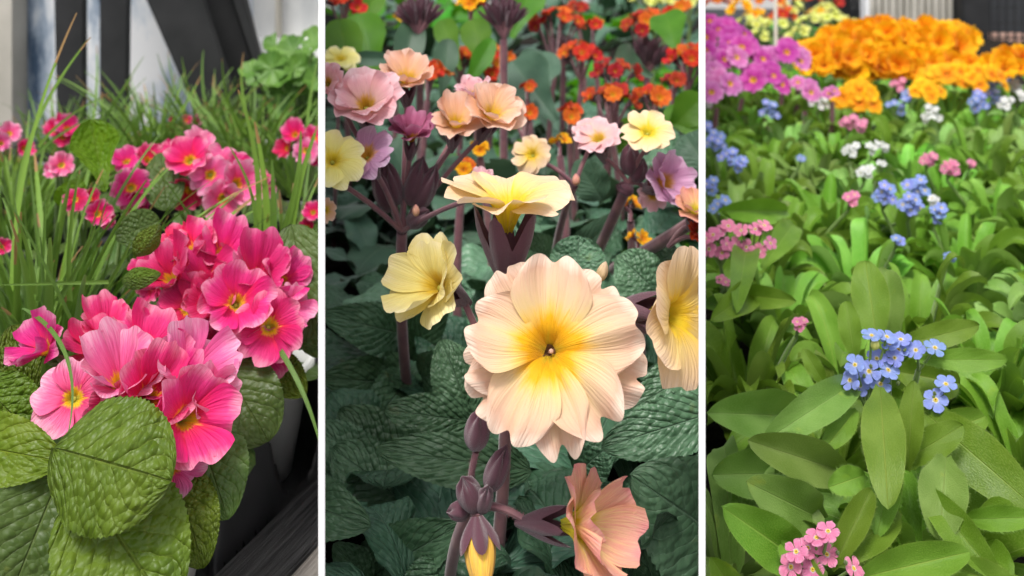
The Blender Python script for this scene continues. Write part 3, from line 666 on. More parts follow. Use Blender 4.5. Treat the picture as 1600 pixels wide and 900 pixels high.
Hq = pink_plant('small deep pink primrose bloom low against the white board', 490, 380, .60, [(490, 322, 40, (-.2, .4), .56, 'pink'), (482, 345, 32, (-.3, 0), .56, 'deep_pink')], ('pink',), 5, .06)
Ip = pink_plant('tiny far pot of coral pink primroses at the back of the grass', 298, 215, 1.0, [
    (292, 178, 22, (-.2, .5), .92, 'deep_pink'), (306, 182, 20, (.2, .3), .92, 'pale_pink'), (268, 178, 12, (0, .5), .92, 'deep_pink'), (310, 170, 14, (0, .8), .93, 'pale_pink')], ('pink',), 5, .07, leafmat='leafLb')
Kp = pink_plant('lone pink primrose petal peeping at the left edge above the front pot', -10, 430, .52, [(2, 376, 34, (.3, .3), .47, 'pink')], ('pink',), 4, .05)

# grass clumps
def clump(label, px, D, n, hmin, hmax, spread, w, extra=(), lean=(0, 0), bend=.45, ph=.05, group='pots of ornamental grass between the primroses', zb=None, ncy=0):
    b = P(px, 0, D); b.z = zb if zb is not None else ZB-.003
    pl = thing('grass_clump', label, 'grass', b, group)
    make_pot(pl, .034, ph, mat='tray')
    mb = MB(); i = 0
    for i in range(n):
        an = U(0, 2*math.pi); rr = .026*math.sqrt(U(0, 1)); A_ = b+Vector((rr*math.cos(an), rr*math.sin(an), ph))
        h = U(hmin, hmax); sp = spread*U(.15, 1)*h*2.0; a2 = an+U(-.7, .7)
        B_ = A_+Vector((math.cos(a2)*sp+lean[0]*h, math.sin(a2)*sp*.8+lean[1]*h, h*U(.75, 1)))
        Mid = A_.lerp(B_, .5)+Vector((-math.cos(a2)*sp*bend*.5, -math.sin(a2)*sp*bend*.5, h*.16))
        L_ = (B_-A_).length
        c = (A_+B_)/2
        blade(mb, A_, B_, w*U(.6, 1.15), (-math.sin(a2)+U(-.5, .5), math.cos(a2)+U(-.5, .5), 0), U(.02, .12), (-math.cos(a2)*.8, -math.sin(a2)*.8, .6), lambda u: np.clip(1.05-u, 0, 1)**.55, .45, nu=16, nv=3, twist=U(-.9, .9), off=i)
    for (a, b2, Da, Db, wp, bow) in extra:
        i += 1; A_ = P(a[0], a[1], Da); B_ = P(b2[0], b2[1], Db)
        blade(mb, A_, B_, sz(wp, (Da+Db)/2)/2, (1, 0, .1), bow, (1, 0, 0), lambda u: np.clip(1.03-u, 0, 1)**.5, .4, nu=26, nv=3, twist=U(-.3, .3), off=i)
    mb.build('foliage', M['grass'], pl)
    return pl
GC1 = clump('large clump of mid green grass filling the left edge behind the front pot', 62, .475, 170, .05, .12, .55, .0024,
      [((60, 470), (70, 300), .45, .44, 8, .02), ((110, 470), (125, 265), .43, .41, 9, -.03), ((20, 470), (120, 20), .46, .5, 9, -.06), ((150, 470), (205, 375), .42, .41, 7, .04),
       ((28, 330), (142, 58), .50, .52, 8, -.10), ((112, 500), (0, 292), .40, .39, 7, .02), ((170, 440), (0, 445), .40, .40, 7, .0), ((55, 460), (22, 330), .42, .40, 10, .04), ((90, 470), (150, 350), .41, .40, 9, .04)])
clump('wispy grass clump rising at the far left beside the pale post', 20, .68, 130, .03, .10, .6, .0020,
      [((40, 240), (137, 62), .66, .66, 6, -.05), ((60, 230), (170, 145), .66, .66, 5, -.1), ((50, 250), (185, 165), .66, .66, 5, -.12)])
GC2 = clump('tall striped grass clump beside the rosy primroses on the right', 425, .53, 50, .05, .11, .45, .0024,
      [((402, 372), (372, 140), .50, .50, 11, .06), ((418, 372), (398, 190), .50, .50, 13, .03), ((440, 372), (470, 205), .49, .49, 12, .05), ((455, 360), (497, 195), .49, .49, 12, -.03), ((428, 370), (425, 250), .48, .48, 12, .01), ((398, 380), (356, 225), .50, .5, 7, .1)])
gl = ['far grass clump in front of the two upright black posts', 'far grass clump below the window between post and slanting beam', 'far grass clump at the foot of the slanting black beam', 'far grass clump left of the pelargonium leaves', 'far grass clump under the pelargonium leaves']
for (px, D, n, h0, h1), lb in zip([(150, .86, 60, .03, .09), (245, .90, 90, .03, .11), (325, .94, 80, .03, .10), (395, .86, 90, .03, .10), (475, .84, 70, .03, .09)], gl):
    n = int(n*1.3)
    ex = [((px+U(-14, 14), 215), (px+U(-80, 80), U(60, 150)), D, D+U(-.05, .05), U(4, 6), U(-.08, .08)) for q in range(5)]
    clump(lb, px, D, n, h0, h1, .55, .0018, ex)
for (px, D, lb) in [(60, 1.02, 'farthest grass tuft beside the pale mullion'), (175, 1.03, 'farthest grass tuft at the foot of the right upright post'), (270, 1.04, 'farthest grass tuft under the clouded window'), (360, 1.02, 'farthest grass tuft under the leaning beams'), (430, 1.0, 'farthest grass tuft just left of the pelargonium')]:
    clump(lb, px, D, 90, .005, .04, .6, .0019, ph=.014)
clump('short grass tuft behind the bright pink far left primroses', 90, .98, 50, .02, .07, .5, .0018)
mb = MB(); blade(mb, P(35, 482, .375), P(104, 690, .322), .0009, (1, 0, .05), .19, (.8, -.35, .5), lambda u: np.clip(1.05-u, 0, 1)**.5*np.clip(u*8+.5, 0, 1), .4, nu=34, nv=3, twist=.5)
mb.build('blade', M['grass'], GC1)['label'] = 'long loose blade draped over a pink bloom'
mb = MB(); blade(mb, P(432, 540, .40), P(499, 690, .375), .0012, (1, .3, .05), .08, (.6, -.5, .5), lambda u: np.clip(1.02-u, 0, 1)**.4*np.clip(u*8+.5, 0, 1), .4, nu=24, nv=3)
mb.build('blade', M['grass'], GC2)['label'] = 'long arching blade hanging over the black tray'

# black moulded carrying tray, timber rail, pale batten
def tray():
    t = thing('carrying_tray', 'black moulded plastic tray with round wells under the pots', 'tray', (-.17, .42, ZB-.003))
    mb = MB(); x0, x1, y0, y1 = -.42, -.085, .27, .62; nx, ny = 220, 220
    wells = [P(185, 720, .378), P(372, 520, .482), P(0, 900, .36), P(565, 650, .452)]
    xs, ys = np.meshgrid(np.linspace(x0, x1, nx), np.linspace(y0, y1, ny), indexing='ij')
    zz = np.full(xs.shape, ZB+.040)
    for w_ in wells:
        r = np.hypot(xs-w_.x, ys-w_.y); k_ = np.clip((.044-r)/.008, 0, 1); zz = np.minimum(zz, ZB+.040-.038*k_*k_*(3-2*k_))
    q = Vector((.35, .937)); 
    lim = (xs-(-.1264))*.937-(ys-.3825)*.35      # distance past the line of the timber rail
    k_ = np.clip((lim+.010)/.008, 0, 1); zz -= (zz-ZB-.001)*k_*k_*(3-2*k_)
    keep = lim < 0
    mb.grid(np.stack([xs, ys, zz], -1), np.stack([xs, ys], -1))
    V = mb.V[0]; ok = (lim < -.002).reshape(-1)
    mb.Fc = [f for f in mb.Fc if all(ok[k] for k in f)]; mb.M = [0]*len(mb.Fc)
    mb.build('tray_body', M['tray'], t)
tray()
mb = MB()
a0 = Vector((-.1224, .3825, 0)); dirv = Vector((.0293, .0785, 0)).normalized(); nr = Vector((dirv.y, -dirv.x, 0))
tr = thing('timber_rail', 'black stained bench rail with open grain running past the front pot', 'rail', a0+Vector((0, 0, ZB-.003)))
ang = math.atan2(dirv.y, dirv.x)-math.pi/2
def railbox(name, w0, w1, z0, z1, mat, l0=-.2, l1=.25):
    bm = bmesh.new()
    vs = [bm.verts.new((x, y, z)) for z in (z0, z1) for y in (l0, l1) for x in (w0, w1)]
    for f in ((0, 2, 3, 1), (4, 5, 7, 6), (0, 1, 5, 4), (2, 6, 7, 3), (0, 4, 6, 2), (1, 3, 7, 5)): bm.faces.new([vs[i] for i in f])
    bmesh.ops.bevel(bm, geom=list(bm.edges), offset=.0008, segments=2, affect='EDGES')
    me = bpy.data.meshes.new(name); bm.to_mesh(me); bm.free(); me.materials.append(mat)
    return link(name, me, tr, Matrix.Rotation(ang, 4, 'Z'))
railbox('rail_top', 0, .0275, 0, .015, M['slat'])
railbox('rail_face', .0278, .041, 0, .0135, M['slat_side'])
railbox('batten', .0413, .07, 0, .010, M['pale_wood'])
mb = MB()
for i in range(46):
    p = P(337+rnd.gauss(0, 6), 891+rnd.gauss(0, 5), .383); p.z = ZB+.0122+U(0, .0015); r = U(.0003, .0009)
    mb.box((-r, -r*.6, -r*.5), (r, r*.6, r*.5), R=Matrix.Rotation(U(0, 6), 3, (U(-1, 1), U(-1, 1), U(-1, 1))), o=p)
tag(mb.build('soil_crumbs', M['litter'], None, False), 'little heap of dry brown crumbs on the black rail', 'crumbs', kind='stuff')

# glasshouse wall behind the left bed
DW = 1.25
def wpt(px, py, D=DW): return P(px, py, D)
wl = thing('window_wall', 'clouded glazed wall with pale timber framing behind the pink primroses', 'window', (-.6, DW, 0))
mb = MB(); x0 = P(-260, 0, DW).x; x1 = P(385, 0, DW).x
nxp = 26; xs = np.linspace(x0, x1, nxp)
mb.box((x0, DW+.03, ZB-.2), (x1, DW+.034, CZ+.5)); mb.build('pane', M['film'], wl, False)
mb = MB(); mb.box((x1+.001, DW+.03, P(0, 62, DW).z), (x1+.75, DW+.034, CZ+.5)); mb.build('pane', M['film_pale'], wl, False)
mb = MB(); mb.box((x1+.001, DW+.028, ZB-.2), (x1+.75, DW+.034, P(0, 66, DW).z)); mb.build('wall_board', M['pale_wood'], wl, False)
mb = MB(); mb.box((x1, DW+.005, P(0, 62, DW).z-.03), (x1+.75, DW+.0275, P(0, 62, DW).z)); mb.build('sill', M['white'], wl, False)
mb = MB(); mb.box((P(-3, 0, DW).x, DW-.012, ZB-.2), (P(26, 0, DW).x, DW+.028, CZ+.5)); mb.build('mullion', M['grey_wood'], wl, False)
mb = MB(); mb.box((P(428, 0, DW).x, DW+.006, P(0, 60, DW).z+.001), (P(433, 0, DW).x, DW+.028, CZ+.5)); mb.build('mullion', M['grey_wood'], wl, False)
def beam(label, pts, D, th, name='timber_beam', grp='black timber uprights and braces', z0=0.0):
    """pts: left and right edge at top row and bottom row, in picture pixels; continued straight up and down"""
    (lt, rt, yt), (lb, rb, yb) = pts
    def q(xa, ya, xb, yb_, z):
        A_ = P(xa, ya, D); B_ = P(xb, yb_, D); k = (z-A_.z)/(B_.z-A_.z); return A_.lerp(B_, k)
    zt, zb_ = CZ+.35, ZB-.1
    t = thing(name, label, 'timber beam', q(lb, yb, lb, yb, zb_) if False else Vector((q((lt+rt)/2, yt, (lb+rb)/2, yb, zb_).x, D, zb_)), grp)
    bm = bmesh.new(); V = []
    for z in (zb_, zt):
        l = q(lt, yt, lb, yb, z); r = q(rt, yt, rb, yb, z)
        for (p, dy) in ((l, 0), (r, 0), (r, th), (l, th)): V.append(bm.verts.new((p.x-t.location.x, dy, z-t.location.z)))
    bm.faces.new(V[3::-1]); bm.faces.new(V[4:])
    for i in range(4): bm.faces.new((V[i], V[(i+1) % 4], V[4+(i+1) % 4], V[4+i]))
    bmesh.ops.recalc_face_normals(bm, faces=bm.faces)
    bmesh.ops.bevel(bm, geom=[e for e in bm.edges], offset=.0015, segments=2, affect='EDGES')
    me = bpy.data.meshes.new('post'); bm.to_mesh(me); bm.free(); me.materials.append(M['black_paint']); link('post', me, t)
    return t
beam('left upright black timber post before the clouded window', ((84, 131, 0), (88, 131, 180)), 1.08, .010)
beam('right upright black timber post before the clouded window', ((155, 200, 0), (155, 198, 180)), 1.08, .010)
beam('broad slanting black beam leaning across the window', ((228, 318, 0), (300, 372, 165)), 1.07, .008)
beam('thicker dark slanting beam behind, leaning the same way', ((300, 385, 0), (372, 425, 165)), 1.14, .01)
beam('narrow dark slanting brace at the right of the leaning beams', ((362, 382, 0), (416, 428, 165)), 1.105, .01)

# pelargonium at the right
BAY[0] = 'L'
b = P(470, 0, .98); b.z = ZB-.003
pg = thing('pelargonium_plant', 'fresh green plant with rounded lobed leaves before the bright window', 'plant', b)
mb = MB(); st = MB()
for i in range(46):
    px, py = 470+rnd.gauss(0, 34), 125+rnd.gauss(0, 34)
    if i < 4: px, py = [(432, 70), (440, 95), (425, 150), (492, 60)][i]
    if py < 70 and not i < 4: py += 40
    D = U(.92, 1.03); p = P(px, py, D); r = sz(U(14, 26), D); n = facing(p, U(-.6, .6), U(.2, 1.1)); fr = frame(n, U(0, 6))
    k, m = 36, 6; t, a = np.meshgrid(np.linspace(0.02, 1, m), np.linspace(0.25, 2*math.pi-.25, k+1), indexing='ij')
    rr = r*t*(1+.10*np.abs(np.sin(3.5*a))-.05*np.cos(20*a)); z = r*(.25*t**2+.09*np.sin(7*a)*t)
    pts = np.stack([rr*np.cos(a), rr*np.sin(a), z, np.ones_like(z)], -1) @ np.array(fr).T
    mb.grid(pts[..., :3]+np.array(p), np.stack([t, a/6.3+i], -1))
    tube(st, b+Vector((U(-.02, .02), U(-.02, .02), .04)), (p+b)/2+Vector((0, 0, .03)), p, .002, .0012, 6, 5)
M['leafP'] = mat_plain('pelargonium_leaf', (.07, .18, .02), (.14, .28, .04), 50, .5, .3, .001)
mb.build('foliage', M['leafP'], pg); st.build('stem', M['stem_green'], pg); make_pot(pg, .05, .06)

# ================================================================== MIDDLE BED
BAY[0] = 'M'
def mid_plant(label, px, D, cat='primrose', group=None, dz=.014, y=0):
    b = P(px, 0, D); b.z = ZB+dz
    return thing('polyanthus_plant', label, cat, b, group)
def stempx(pl, pts, r0, r1, mat='stem_purple', name='stem'):
    mb = MB(); a, m, b = [P(*p) if not isinstance(p, Vector) else p for p in pts]; tube(mb, a, m, b, r0, r1, 16, 9, fuzz=500 if a.y < .45 else 0)
    return mb.build(name, M[mat], pl)
# --- the hero plant
H = mid_plant('front cream primrose with one large open peach bloom and yellow eye', 770, .36)
def hero():
    mb = MB(); R = 1.0
    # top layer (angle in degrees, length, halfwidth, lift)
    top = [(84, .96, .44, .10, .07, .30), (14, 1.05, .43, .06, .10, .20), (-50, 1.0, .41, .05, .16, .24), (-118, .98, .40, .06, .12, .22), (-82, 1.05, .34, .02, .14, .1), (160, .88, .42, .20, .10, .30)]
    low = [(47, .98, .46, -.02, .12, .12), (-16, 1.07, .42, -.03, .12, .05), (-148, .96, .44, -.03, .14, .12), (120, 1.0, .42, -.02, .10, .15), (190, .92, .36, .0, .14, .15)]
    j = 0
    for (an, L, W, z0, notch, cup) in low:
        petal(mb, math.radians(an), L=L, W=W, notch=notch*.95, cup=cup, tip=-.10, ruff=.06, tilt=.08, z0=-.07, idx=j, nu=40, nv=61, nw=.11, rndc=.34, npow=3.4, edge=.012, cc=.10, b0=.2, curl=.05); j += 1
    for (an, L, W, z0, notch, cup) in top:
        petal(mb, math.radians(an), L=L, W=W, notch=notch*1.0, cup=cup*1.2, tip=-.16, ruff=.075, tilt=.13, z0=.03+.012*j, idx=j, nu=40, nv=61, nw=.2, rndc=.36, npow=3.2, edge=.012, cc=.10, b0=.2, curl=.06); j += 1
    p = P(857, 549, .298); n = facing(p, -.04, .10); r = sz(292, .298)/2
    X = Vector((1, 0, 0)); xx = (X-n*X.dot(n)).normalized(); yy = n.cross(xx)
    fr = Matrix((xx, yy, n)).transposed().to_4x4()
    o = link('flower', mb.mesh('flower', M['cream']), H, Matrix.Translation(p-H.location) @ fr @ Matrix.Diagonal((r, r, r, 1)))
    o['label'] = 'large open peach and cream bloom with a golden star centre'
    e = MB(); k = 24; t, a = np.meshgrid(np.linspace(0, 1, 10), np.linspace(0, 2*math.pi, k+1), indexing='ij')
    rr = .030+.045*t; e.grid(np.stack([rr*np.cos(a), rr*np.sin(a), -.10+.06*t+.012*np.cos(a*5)], -1), np.stack([t, a], -1), 0)
    rr = .032*t; e.grid(np.stack([rr*np.cos(a), rr*np.sin(a), -.13+0*t], -1), np.stack([t, a], -1), 0)
    link('eye', e.mesh('eye', M['eye_dark']), o)
    e = MB(); tube(e, (0, 0, -.14), (.005, 0, -.05), (.03, 0, .02), .013, .011, 8, 10)
    d = dome_mb(.026, .024, .015); d.V[0] = d.V[0]+np.array([.03, 0, 0]); e.grid(d.V[0].reshape(5, 15, 3), d.UV[0].reshape(5, 15, 2))
    link('stigma', e.mesh('stigma', mat_plain('stigma', (.55, .32, .24), (.62, .4, .3), 900, .4)), o)
    link('calyx', unit('calyx'), o)
    return p, n, r
hp, hn, hr = hero()
hub = P(790, 640, .335)
stempx(H, (P(770, 940, .36), P(790, 760, .35), hub), .0026, .0022)
stempx(H, (hub, P(840, 610, .34), hp-hn*hr*.9), .0016, .0014, name='pedicel')
def side_flower(pl, kind, mat, c, D, diam, ab, hub, cal='calyx', eye='eye', var=None, sp=None, squash=1., sm='stem_purple'):
    o = flower(pl, kind, mat, c[0], c[1], D, diam, ab, cal, eye, stem=False, var=var, spin=sp, squash=squash)
    p = P(c[0], c[1], D); n = facing(p, *ab); R = sz(diam, D)/2; b = p-n*R*.95
    mb = MB(); tube(mb, hub, hub.lerp(b, .55)+Vector((0, 0, .004)), b, .0012 if diam < 150 else .0015, .0011, 10, 8, fuzz=300 if D < .36 else 0); mb.build('pedicel', M[sm], pl)
    return o
side_flower(H, 'cupped', 'yellow', (682, 447), .325, 150, (-.75, .35), hub, 'calyx', var=1)
side_flower(H, 'trumpet', 'yolk', (793, 322), .325, 200, (.02, 2.6), P(800, 470, .345), 'calyx_long', var=2)
side_flower(H, 'trumpet', 'yolk', (1052, 492), .312, 205, (1.15, -.1), hub, 'calyx', var=0)
bud(H, P(936, 440, .33), (.3, -.2, 1), .0042, 'yolk', 1.9, None)
# lower truss: hub with buds and the salmon bloom
L2 = mid_plant('lower purple stemmed truss with buds and a salmon bloom seen from the side', 735, .345)
hub2 = P(738, 790, .318)
stempx(L2, (P(700, 960, .36), P(700, 850, .33), hub2), .0022, .0020)
stempx(L2, (hub2, P(730, 760, .315), P(744, 705, .312)), .0011, .0011, name='pedicel')
def cbud(pl, tip, base, D, Db, wpx, petmat=None, lab=None):
    """a calyx closed round a bud, from its base to its tip"""
    A_ = P(base[0], base[1], Db); B_ = P(tip[0], tip[1], D); n = (B_-A_); L_ = n.length; R = sz(wpx, D)/2
    mb = MB(); t, a = np.meshgrid(np.linspace(0, 1, 16), np.linspace(0, 2*math.pi, 41), indexing='ij')
    rr = (.16*(1-t)+np.sin(math.pi*t**.8*.93)**.7)*(1+.13*np.abs(np.cos(2.5*a)))*np.clip((1.02-t)*5, .05, 1)
    z = t*(1+.10*np.cos(5*a)*t)
    mb.grid(np.stack([rr*np.cos(a), rr*np.sin(a), z], -1), np.stack([t, a/6.3], -1))
    o = link('bud', mb.mesh('bud', M['calyx']), pl, Matrix.Translation(A_-pl.location) @ frame(n, U(0, 6)) @ Matrix.Diagonal((R, R, L_, 1)))
    if lab: o['label'] = lab
    return o
cbud(L2, (752, 640), (741, 702), .309, .312, 34)
cbud(L2, (790, 700), (764, 766), .309, .312, 30)
cbud(L2, (724, 748), (743, 795), .305, .31, 34)
cbud(L2, (762, 762), (752, 798), .303, .31, 24)
cbud(L2, (700, 800), (735, 795), .312, .312, 26)
o = bud(L2, P(747, 806, .303), P(753, 900, .295)-P(747, 806, .303), sz(54, .30), 'budy', 2.0, None, 'flower_bud'); o['label'] = 'half open bud showing folded yellow petals'
stempx(L2, (hub2, P(745, 800, .31), P(748, 822, .303)), .0016, .0020, name='pedicel')
mb = MB(); t, a = np.meshgrid(np.linspace(0, 1, 12), np.linspace(0, 2*math.pi, 41), indexing='ij')
tooth = 1+.32*(np.abs(np.cos(2.5*a))*2-1); rr = (.3+.75*np.sin(np.clip(t*tooth*1.4, 0, 1.6)))*(1+.12*np.cos(5*a))
mb.grid(np.stack([rr*np.cos(a), rr*np.sin(a), t*tooth], -1), np.stack([t, a], -1))
pc = P(745, 806, .302); link('calyx', mb.mesh('calyx', M['calyx']), L2, Matrix.Translation(pc-L2.location) @ frame(P(753, 900, .295)-pc, .4) @ Matrix.Diagonal((.0056, .0056, .0075, 1)))
side_flower(L2, 'cupped', 'salmon', (900, 820), .300, 176, (1.75, -.05), hub2, 'calyx', 'eye', var=4)

# leaves of the middle bed
def ML(pl, *a, **k):
    k.setdefault('prof', pr_ovate); k.setdefault('puff', .07); k.setdefault('nlat', 9); k.setdefault('cren', .03); k.setdefault('wav', .06)
    k.setdefault('nu', 64); k.setdefault('nv', 45)
    return leafpx(pl, *a, **k)
ML(L2, (425, 770), (580, 822), .37, .345, 100, 'leafM', arch=.16)
ML(L2, (570, 905), (722, 818), .375, .35, 105, 'leafM', arch=.12, fold=.2)
ML(L2, (830, 735), (588, 702), .38, .37, 78, 'leafM', arch=.10)
ML(H, (1140, 850), (985, 742), .36, .345, 190, 'leafM', arch=.10, nlat=11)
ML(H, (1130, 640), (940, 700), .38, .37, 90, 'leafM', arch=.10)
ML(H, (1120, 560), (985, 640), .42, .40, 80, 'leafM', arch=.1)
ML(H, (735, 650), (690, 530), .41, .42, 80, 'leafM', arch=.1, fold=.1)
ML(H, (745, 660), (600, 640), .41, .40, 70, 'leafM', arch=.12)
ML(L2, (600, 780), (500, 660), .40, .41, 90, 'leafM', arch=.08)
ML(L2, (640, 740), (530, 640), .42, .43, 90, 'leafM', arch=.12)
ML(L2, (640, 790), (520, 700), .39, .40, 100, 'leafM', arch=.12)
ML(H, (860, 760), (820, 850), .40, .38, 90, 'leafM', arch=.12)
ML(H, (900, 740), (960, 690), .41, .4, 70, 'leafM', arch=.12)
ML(L2, (600, 930), (520, 850), .37, .36, 70, 'leafM', arch=.12)
ML(L2, (700, 880), (640, 970), .35, .34, 90, 'leafM', arch=.12)
ML(H, (830, 930), (860, 850), .36, .36, 80, 'leafM', arch=.1)
ML(H, (1040, 960), (1000, 850), .36, .35, 90, 'leafM', arch=.1)

Bk = mid_plant('tall purple stemmed primrose with pink and peach blooms at the left', 640, .52)
bh = P(628, 362, .44)
stempx(Bk, (P(640, 640, .50), P(622, 500, .46), bh), .0028, .0025)
for (mat, kind, c, D, dm, ab, var) in [
    ('rose', 'cupped', (572, 165), .42, 118, (-.1, .8), 0), ('peach', 'cupped', (636, 126), .45, 95, (.0, 1.3), 3), ('lilac', 'open', (572, 243), .41, 95, (-.5, .8), 1),
    ('mauve', 'cupped', (643, 212), .43, 78, (.1, 1.8), 2), ('peach', 'cupped', (712, 196), .43, 88, (.2, 1.3), 4), ('peach', 'cupped', (768, 182), .43, 105, (.5, 1.0), 5),
    ('rose', 'cupped', (738, 150), .45, 60, (.2, 1.6), 1), ('yellow', 'open', (520, 250), .40, 105, (.1, .7), 3), ('rose', 'cupped', (512, 130), .42, 60, (-.3, .4), 3), ('rose', 'cupped', (752, 288), .40, 50, (-.1, 1.5), 3)]:
    side_flower(Bk, kind, mat, c, D, dm, ab, bh, 'calyx', var=var)
for (tp, bs, wp) in [((590, 265), (610, 330), 30), ((660, 250), (640, 320), 30), ((680, 262), (650, 330), 28), ((605, 255), (622, 320), 26), ((668, 330), (640, 352), 24)]:
    cbud(Bk, tp, bs, .43, .44, wp)
o = bud(Bk, P(650, 338, .425), (0, -.2, 1), .0036, 'salmon', 1.6, None)
Bk2 = mid_plant('lone peach bloom entering at the left edge of the middle bed', 500, .5)
side_flower(Bk2, 'open', 'peach', (508, 328), .40, 40, (.6, .3), P(480, 420, .45), 'calyx', var=3)

Br = mid_plant('leaning purple stemmed primrose with a cream bloom at the right', 915, .56)
brh = P(982, 288, .47)
stempx(Br, (P(900, 470, .55), P(935, 390, .50), brh), .0028, .0026)
for (mat, kind, c, D, dm, ab, var) in [('yolk', 'open', (1012, 206), .455, 84, (.1, .9), 2), ('lilac', 'cupped', (1036, 285), .46, 92, (.8, .3), 2), ('rose', 'open', (1020, 305), .47, 50, (.2, -.3), 1), ('rose', 'trumpet', (935, 218), .465, 80, (-.3, 1.2), 3)]:
    side_flower(Br, kind, mat, c, D, dm, ab, brh, 'calyx', var=var)
for (tp, bs, wp) in [((985, 225), (985, 275), 28), ((1005, 250), (990, 285), 24), ((965, 290), (990, 300), 20)]: cbud(Br, tp, bs, .47, .47, wp)
Bs = mid_plant('slender purple stemmed primrose with a small cream bloom in the centre', 872, .6)
bsh = P(898, 290, .50)
stempx(Bs, (P(862, 440, .56), P(870, 350, .52), bsh), .0022, .0019)
side_flower(Bs, 'open', 'yolk', (831, 242), .49, 64, (-.4, .4), bsh, 'calyx', var=1)
bud(Bs, P(900, 290, .495), (0, 0, 1), .0045, 'salmon', 1.4, None)
side_flower(Bs, 'trumpet', 'rose', (920, 205), .50, 55, (-.4, 1.0), bsh, 'calyx', var=3)
Bt = mid_plant('salmon primrose on a thick stem cropped at the right board', 1060, .5)
bth = P(1045, 385, .45); stempx(Bt, (P(960, 420, .52), P(1000, 400, .48), P(1085, 345, .44)), .0034, .0030)
side_flower(Bt, 'cupped', 'salmon', (1085, 330), .43, 70, (.3, .9), bth, 'calyx', var=2)
side_flower(Bt, 'cupped', 'red', (1092, 362), .43, 46, (.3, .5), bth, 'calyx', var=3)
for (pl, a, b_, D0, D1, wp, mt, kw) in [
    (Bs, (900, 450), (905, 368), .44, .45, 88, 'leafM', dict(arch=-.05, fold=.1, prof=pr_round)), (Br, (1030, 460), (965, 398), .45, .46, 80, 'leafM', {}),
    (Br, (1010, 420), (1060, 390), .47, .48, 60, 'leafM', {}), (Bk, (620, 520), (500, 490), .52, .46, 80, 'leafM', dict(arch=.15)), (Bk, (640, 600), (500, 590), .52, .46, 90, 'leafM', dict(arch=.12)),
    (Bk, (640, 590), (560, 690), .50, .44, 80, 'leafM', dict(arch=.12)), (Bk, (660, 590), (760, 560), .50, .44, 70, 'leafM', dict(arch=.12)), (Bk, (640, 560), (700, 440), .52, .50, 60, 'leafM', dict(arch=.05)),
    (Bs, (860, 400), (790, 380), .56, .52, 60, 'leafM', {}), (Br, (900, 400), (970, 330), .58, .55, 50, 'leafMs', dict(arch=.2)), (Br, (940, 310), (900, 250), .6, .6, 60, 'leafMs', dict(arch=.1)),
    (Bt, (1100, 420), (1040, 470), .47, .44, 80, 'leafM', {}), (Bt, (1110, 270), (1070, 210), .62, .64, 90, 'leafMs', {})]:
    ML(pl, a, b_, D0, D1, wp, mt, **kw)
# truss plants at the back: polyanthus with many small florets
def truss_plant(label, px, py, D, mats, n, spread, fd, group, leafm='leafM', base_drop=None, nl=9, lr=.08, lh=.05, stem='stem_purple', cal='calyx', flat=.75, name='polyanthus_plant', kind='small', zb=ZB+.014, thick=.003, tilt=None, ped=True):
    top = P(px, py, D); b = Vector((top.x+U(-.01, .01), D+U(.0, .03), zb))
    pl = thing(name, label, 'primrose', b, group)
    hubp = top-Vector((0, 0, sz(spread, D)*.8))
    mb = MB(); tube(mb, b, (b+hubp)/2+Vector((U(-.01, .01), 0, 0)), hubp, thick, thick*.8, 8, 7); 
    for i in range(n):
        a = i*2.399+U(-.4, .4); k = math.sqrt((i+.5)/n); rr = sz(spread, D)*.5*k
        p = top+Vector((rr*math.cos(a)*1.15, rr*math.sin(a)*.9, rr*math.sin(a)*flat*.0+(1-k**2)*sz(spread, D)*.28+U(-.2, .2)*sz(fd, D)))
        nn = Vector((math.cos(a)*k*1.1, math.sin(a)*k*.9-.35, .75)).normalized() if tilt is None else (Vector(tilt)+Vector((math.cos(a)*k*.8, math.sin(a)*k*.5, 0))).normalized()
        R = sz(fd, D)/2*U(.85, 1.15); fi[0] += 1
        o = link('flower', corolla(kind, fi[0] % 6), pl, Matrix.Translation(p-pl.location) @ frame(nn, U(0, 6)) @ Matrix.Diagonal((R, R, R, 1)))
        setmat(o, M[rnd.choice(mats)])
        if D < 1.1: link('eye', unit('eye'), o)
        q = p-nn*R*.3
        if ped:
            cc_ = calyx_mb(); 
            link('calyx', unit(cal), o)
            tube(mb, hubp, hubp.lerp(p-nn*R, .6), p-nn*R*.95, thick*.45, thick*.35, 6, 5)
    mb.build('stem', M[stem], pl)
    if nl:
        lf = MB(); rosette(lf, b, nl, lr, lh, lr*.30, pr_obov, 16, 9, fold=.15, cren=.02, puff=.06 if leafm == 'leafM' else .0, wav=.15)
        lf.build('foliage', M[leafm], pl)
    return pl
GR = 'orange red primroses filling the back of the middle bed'
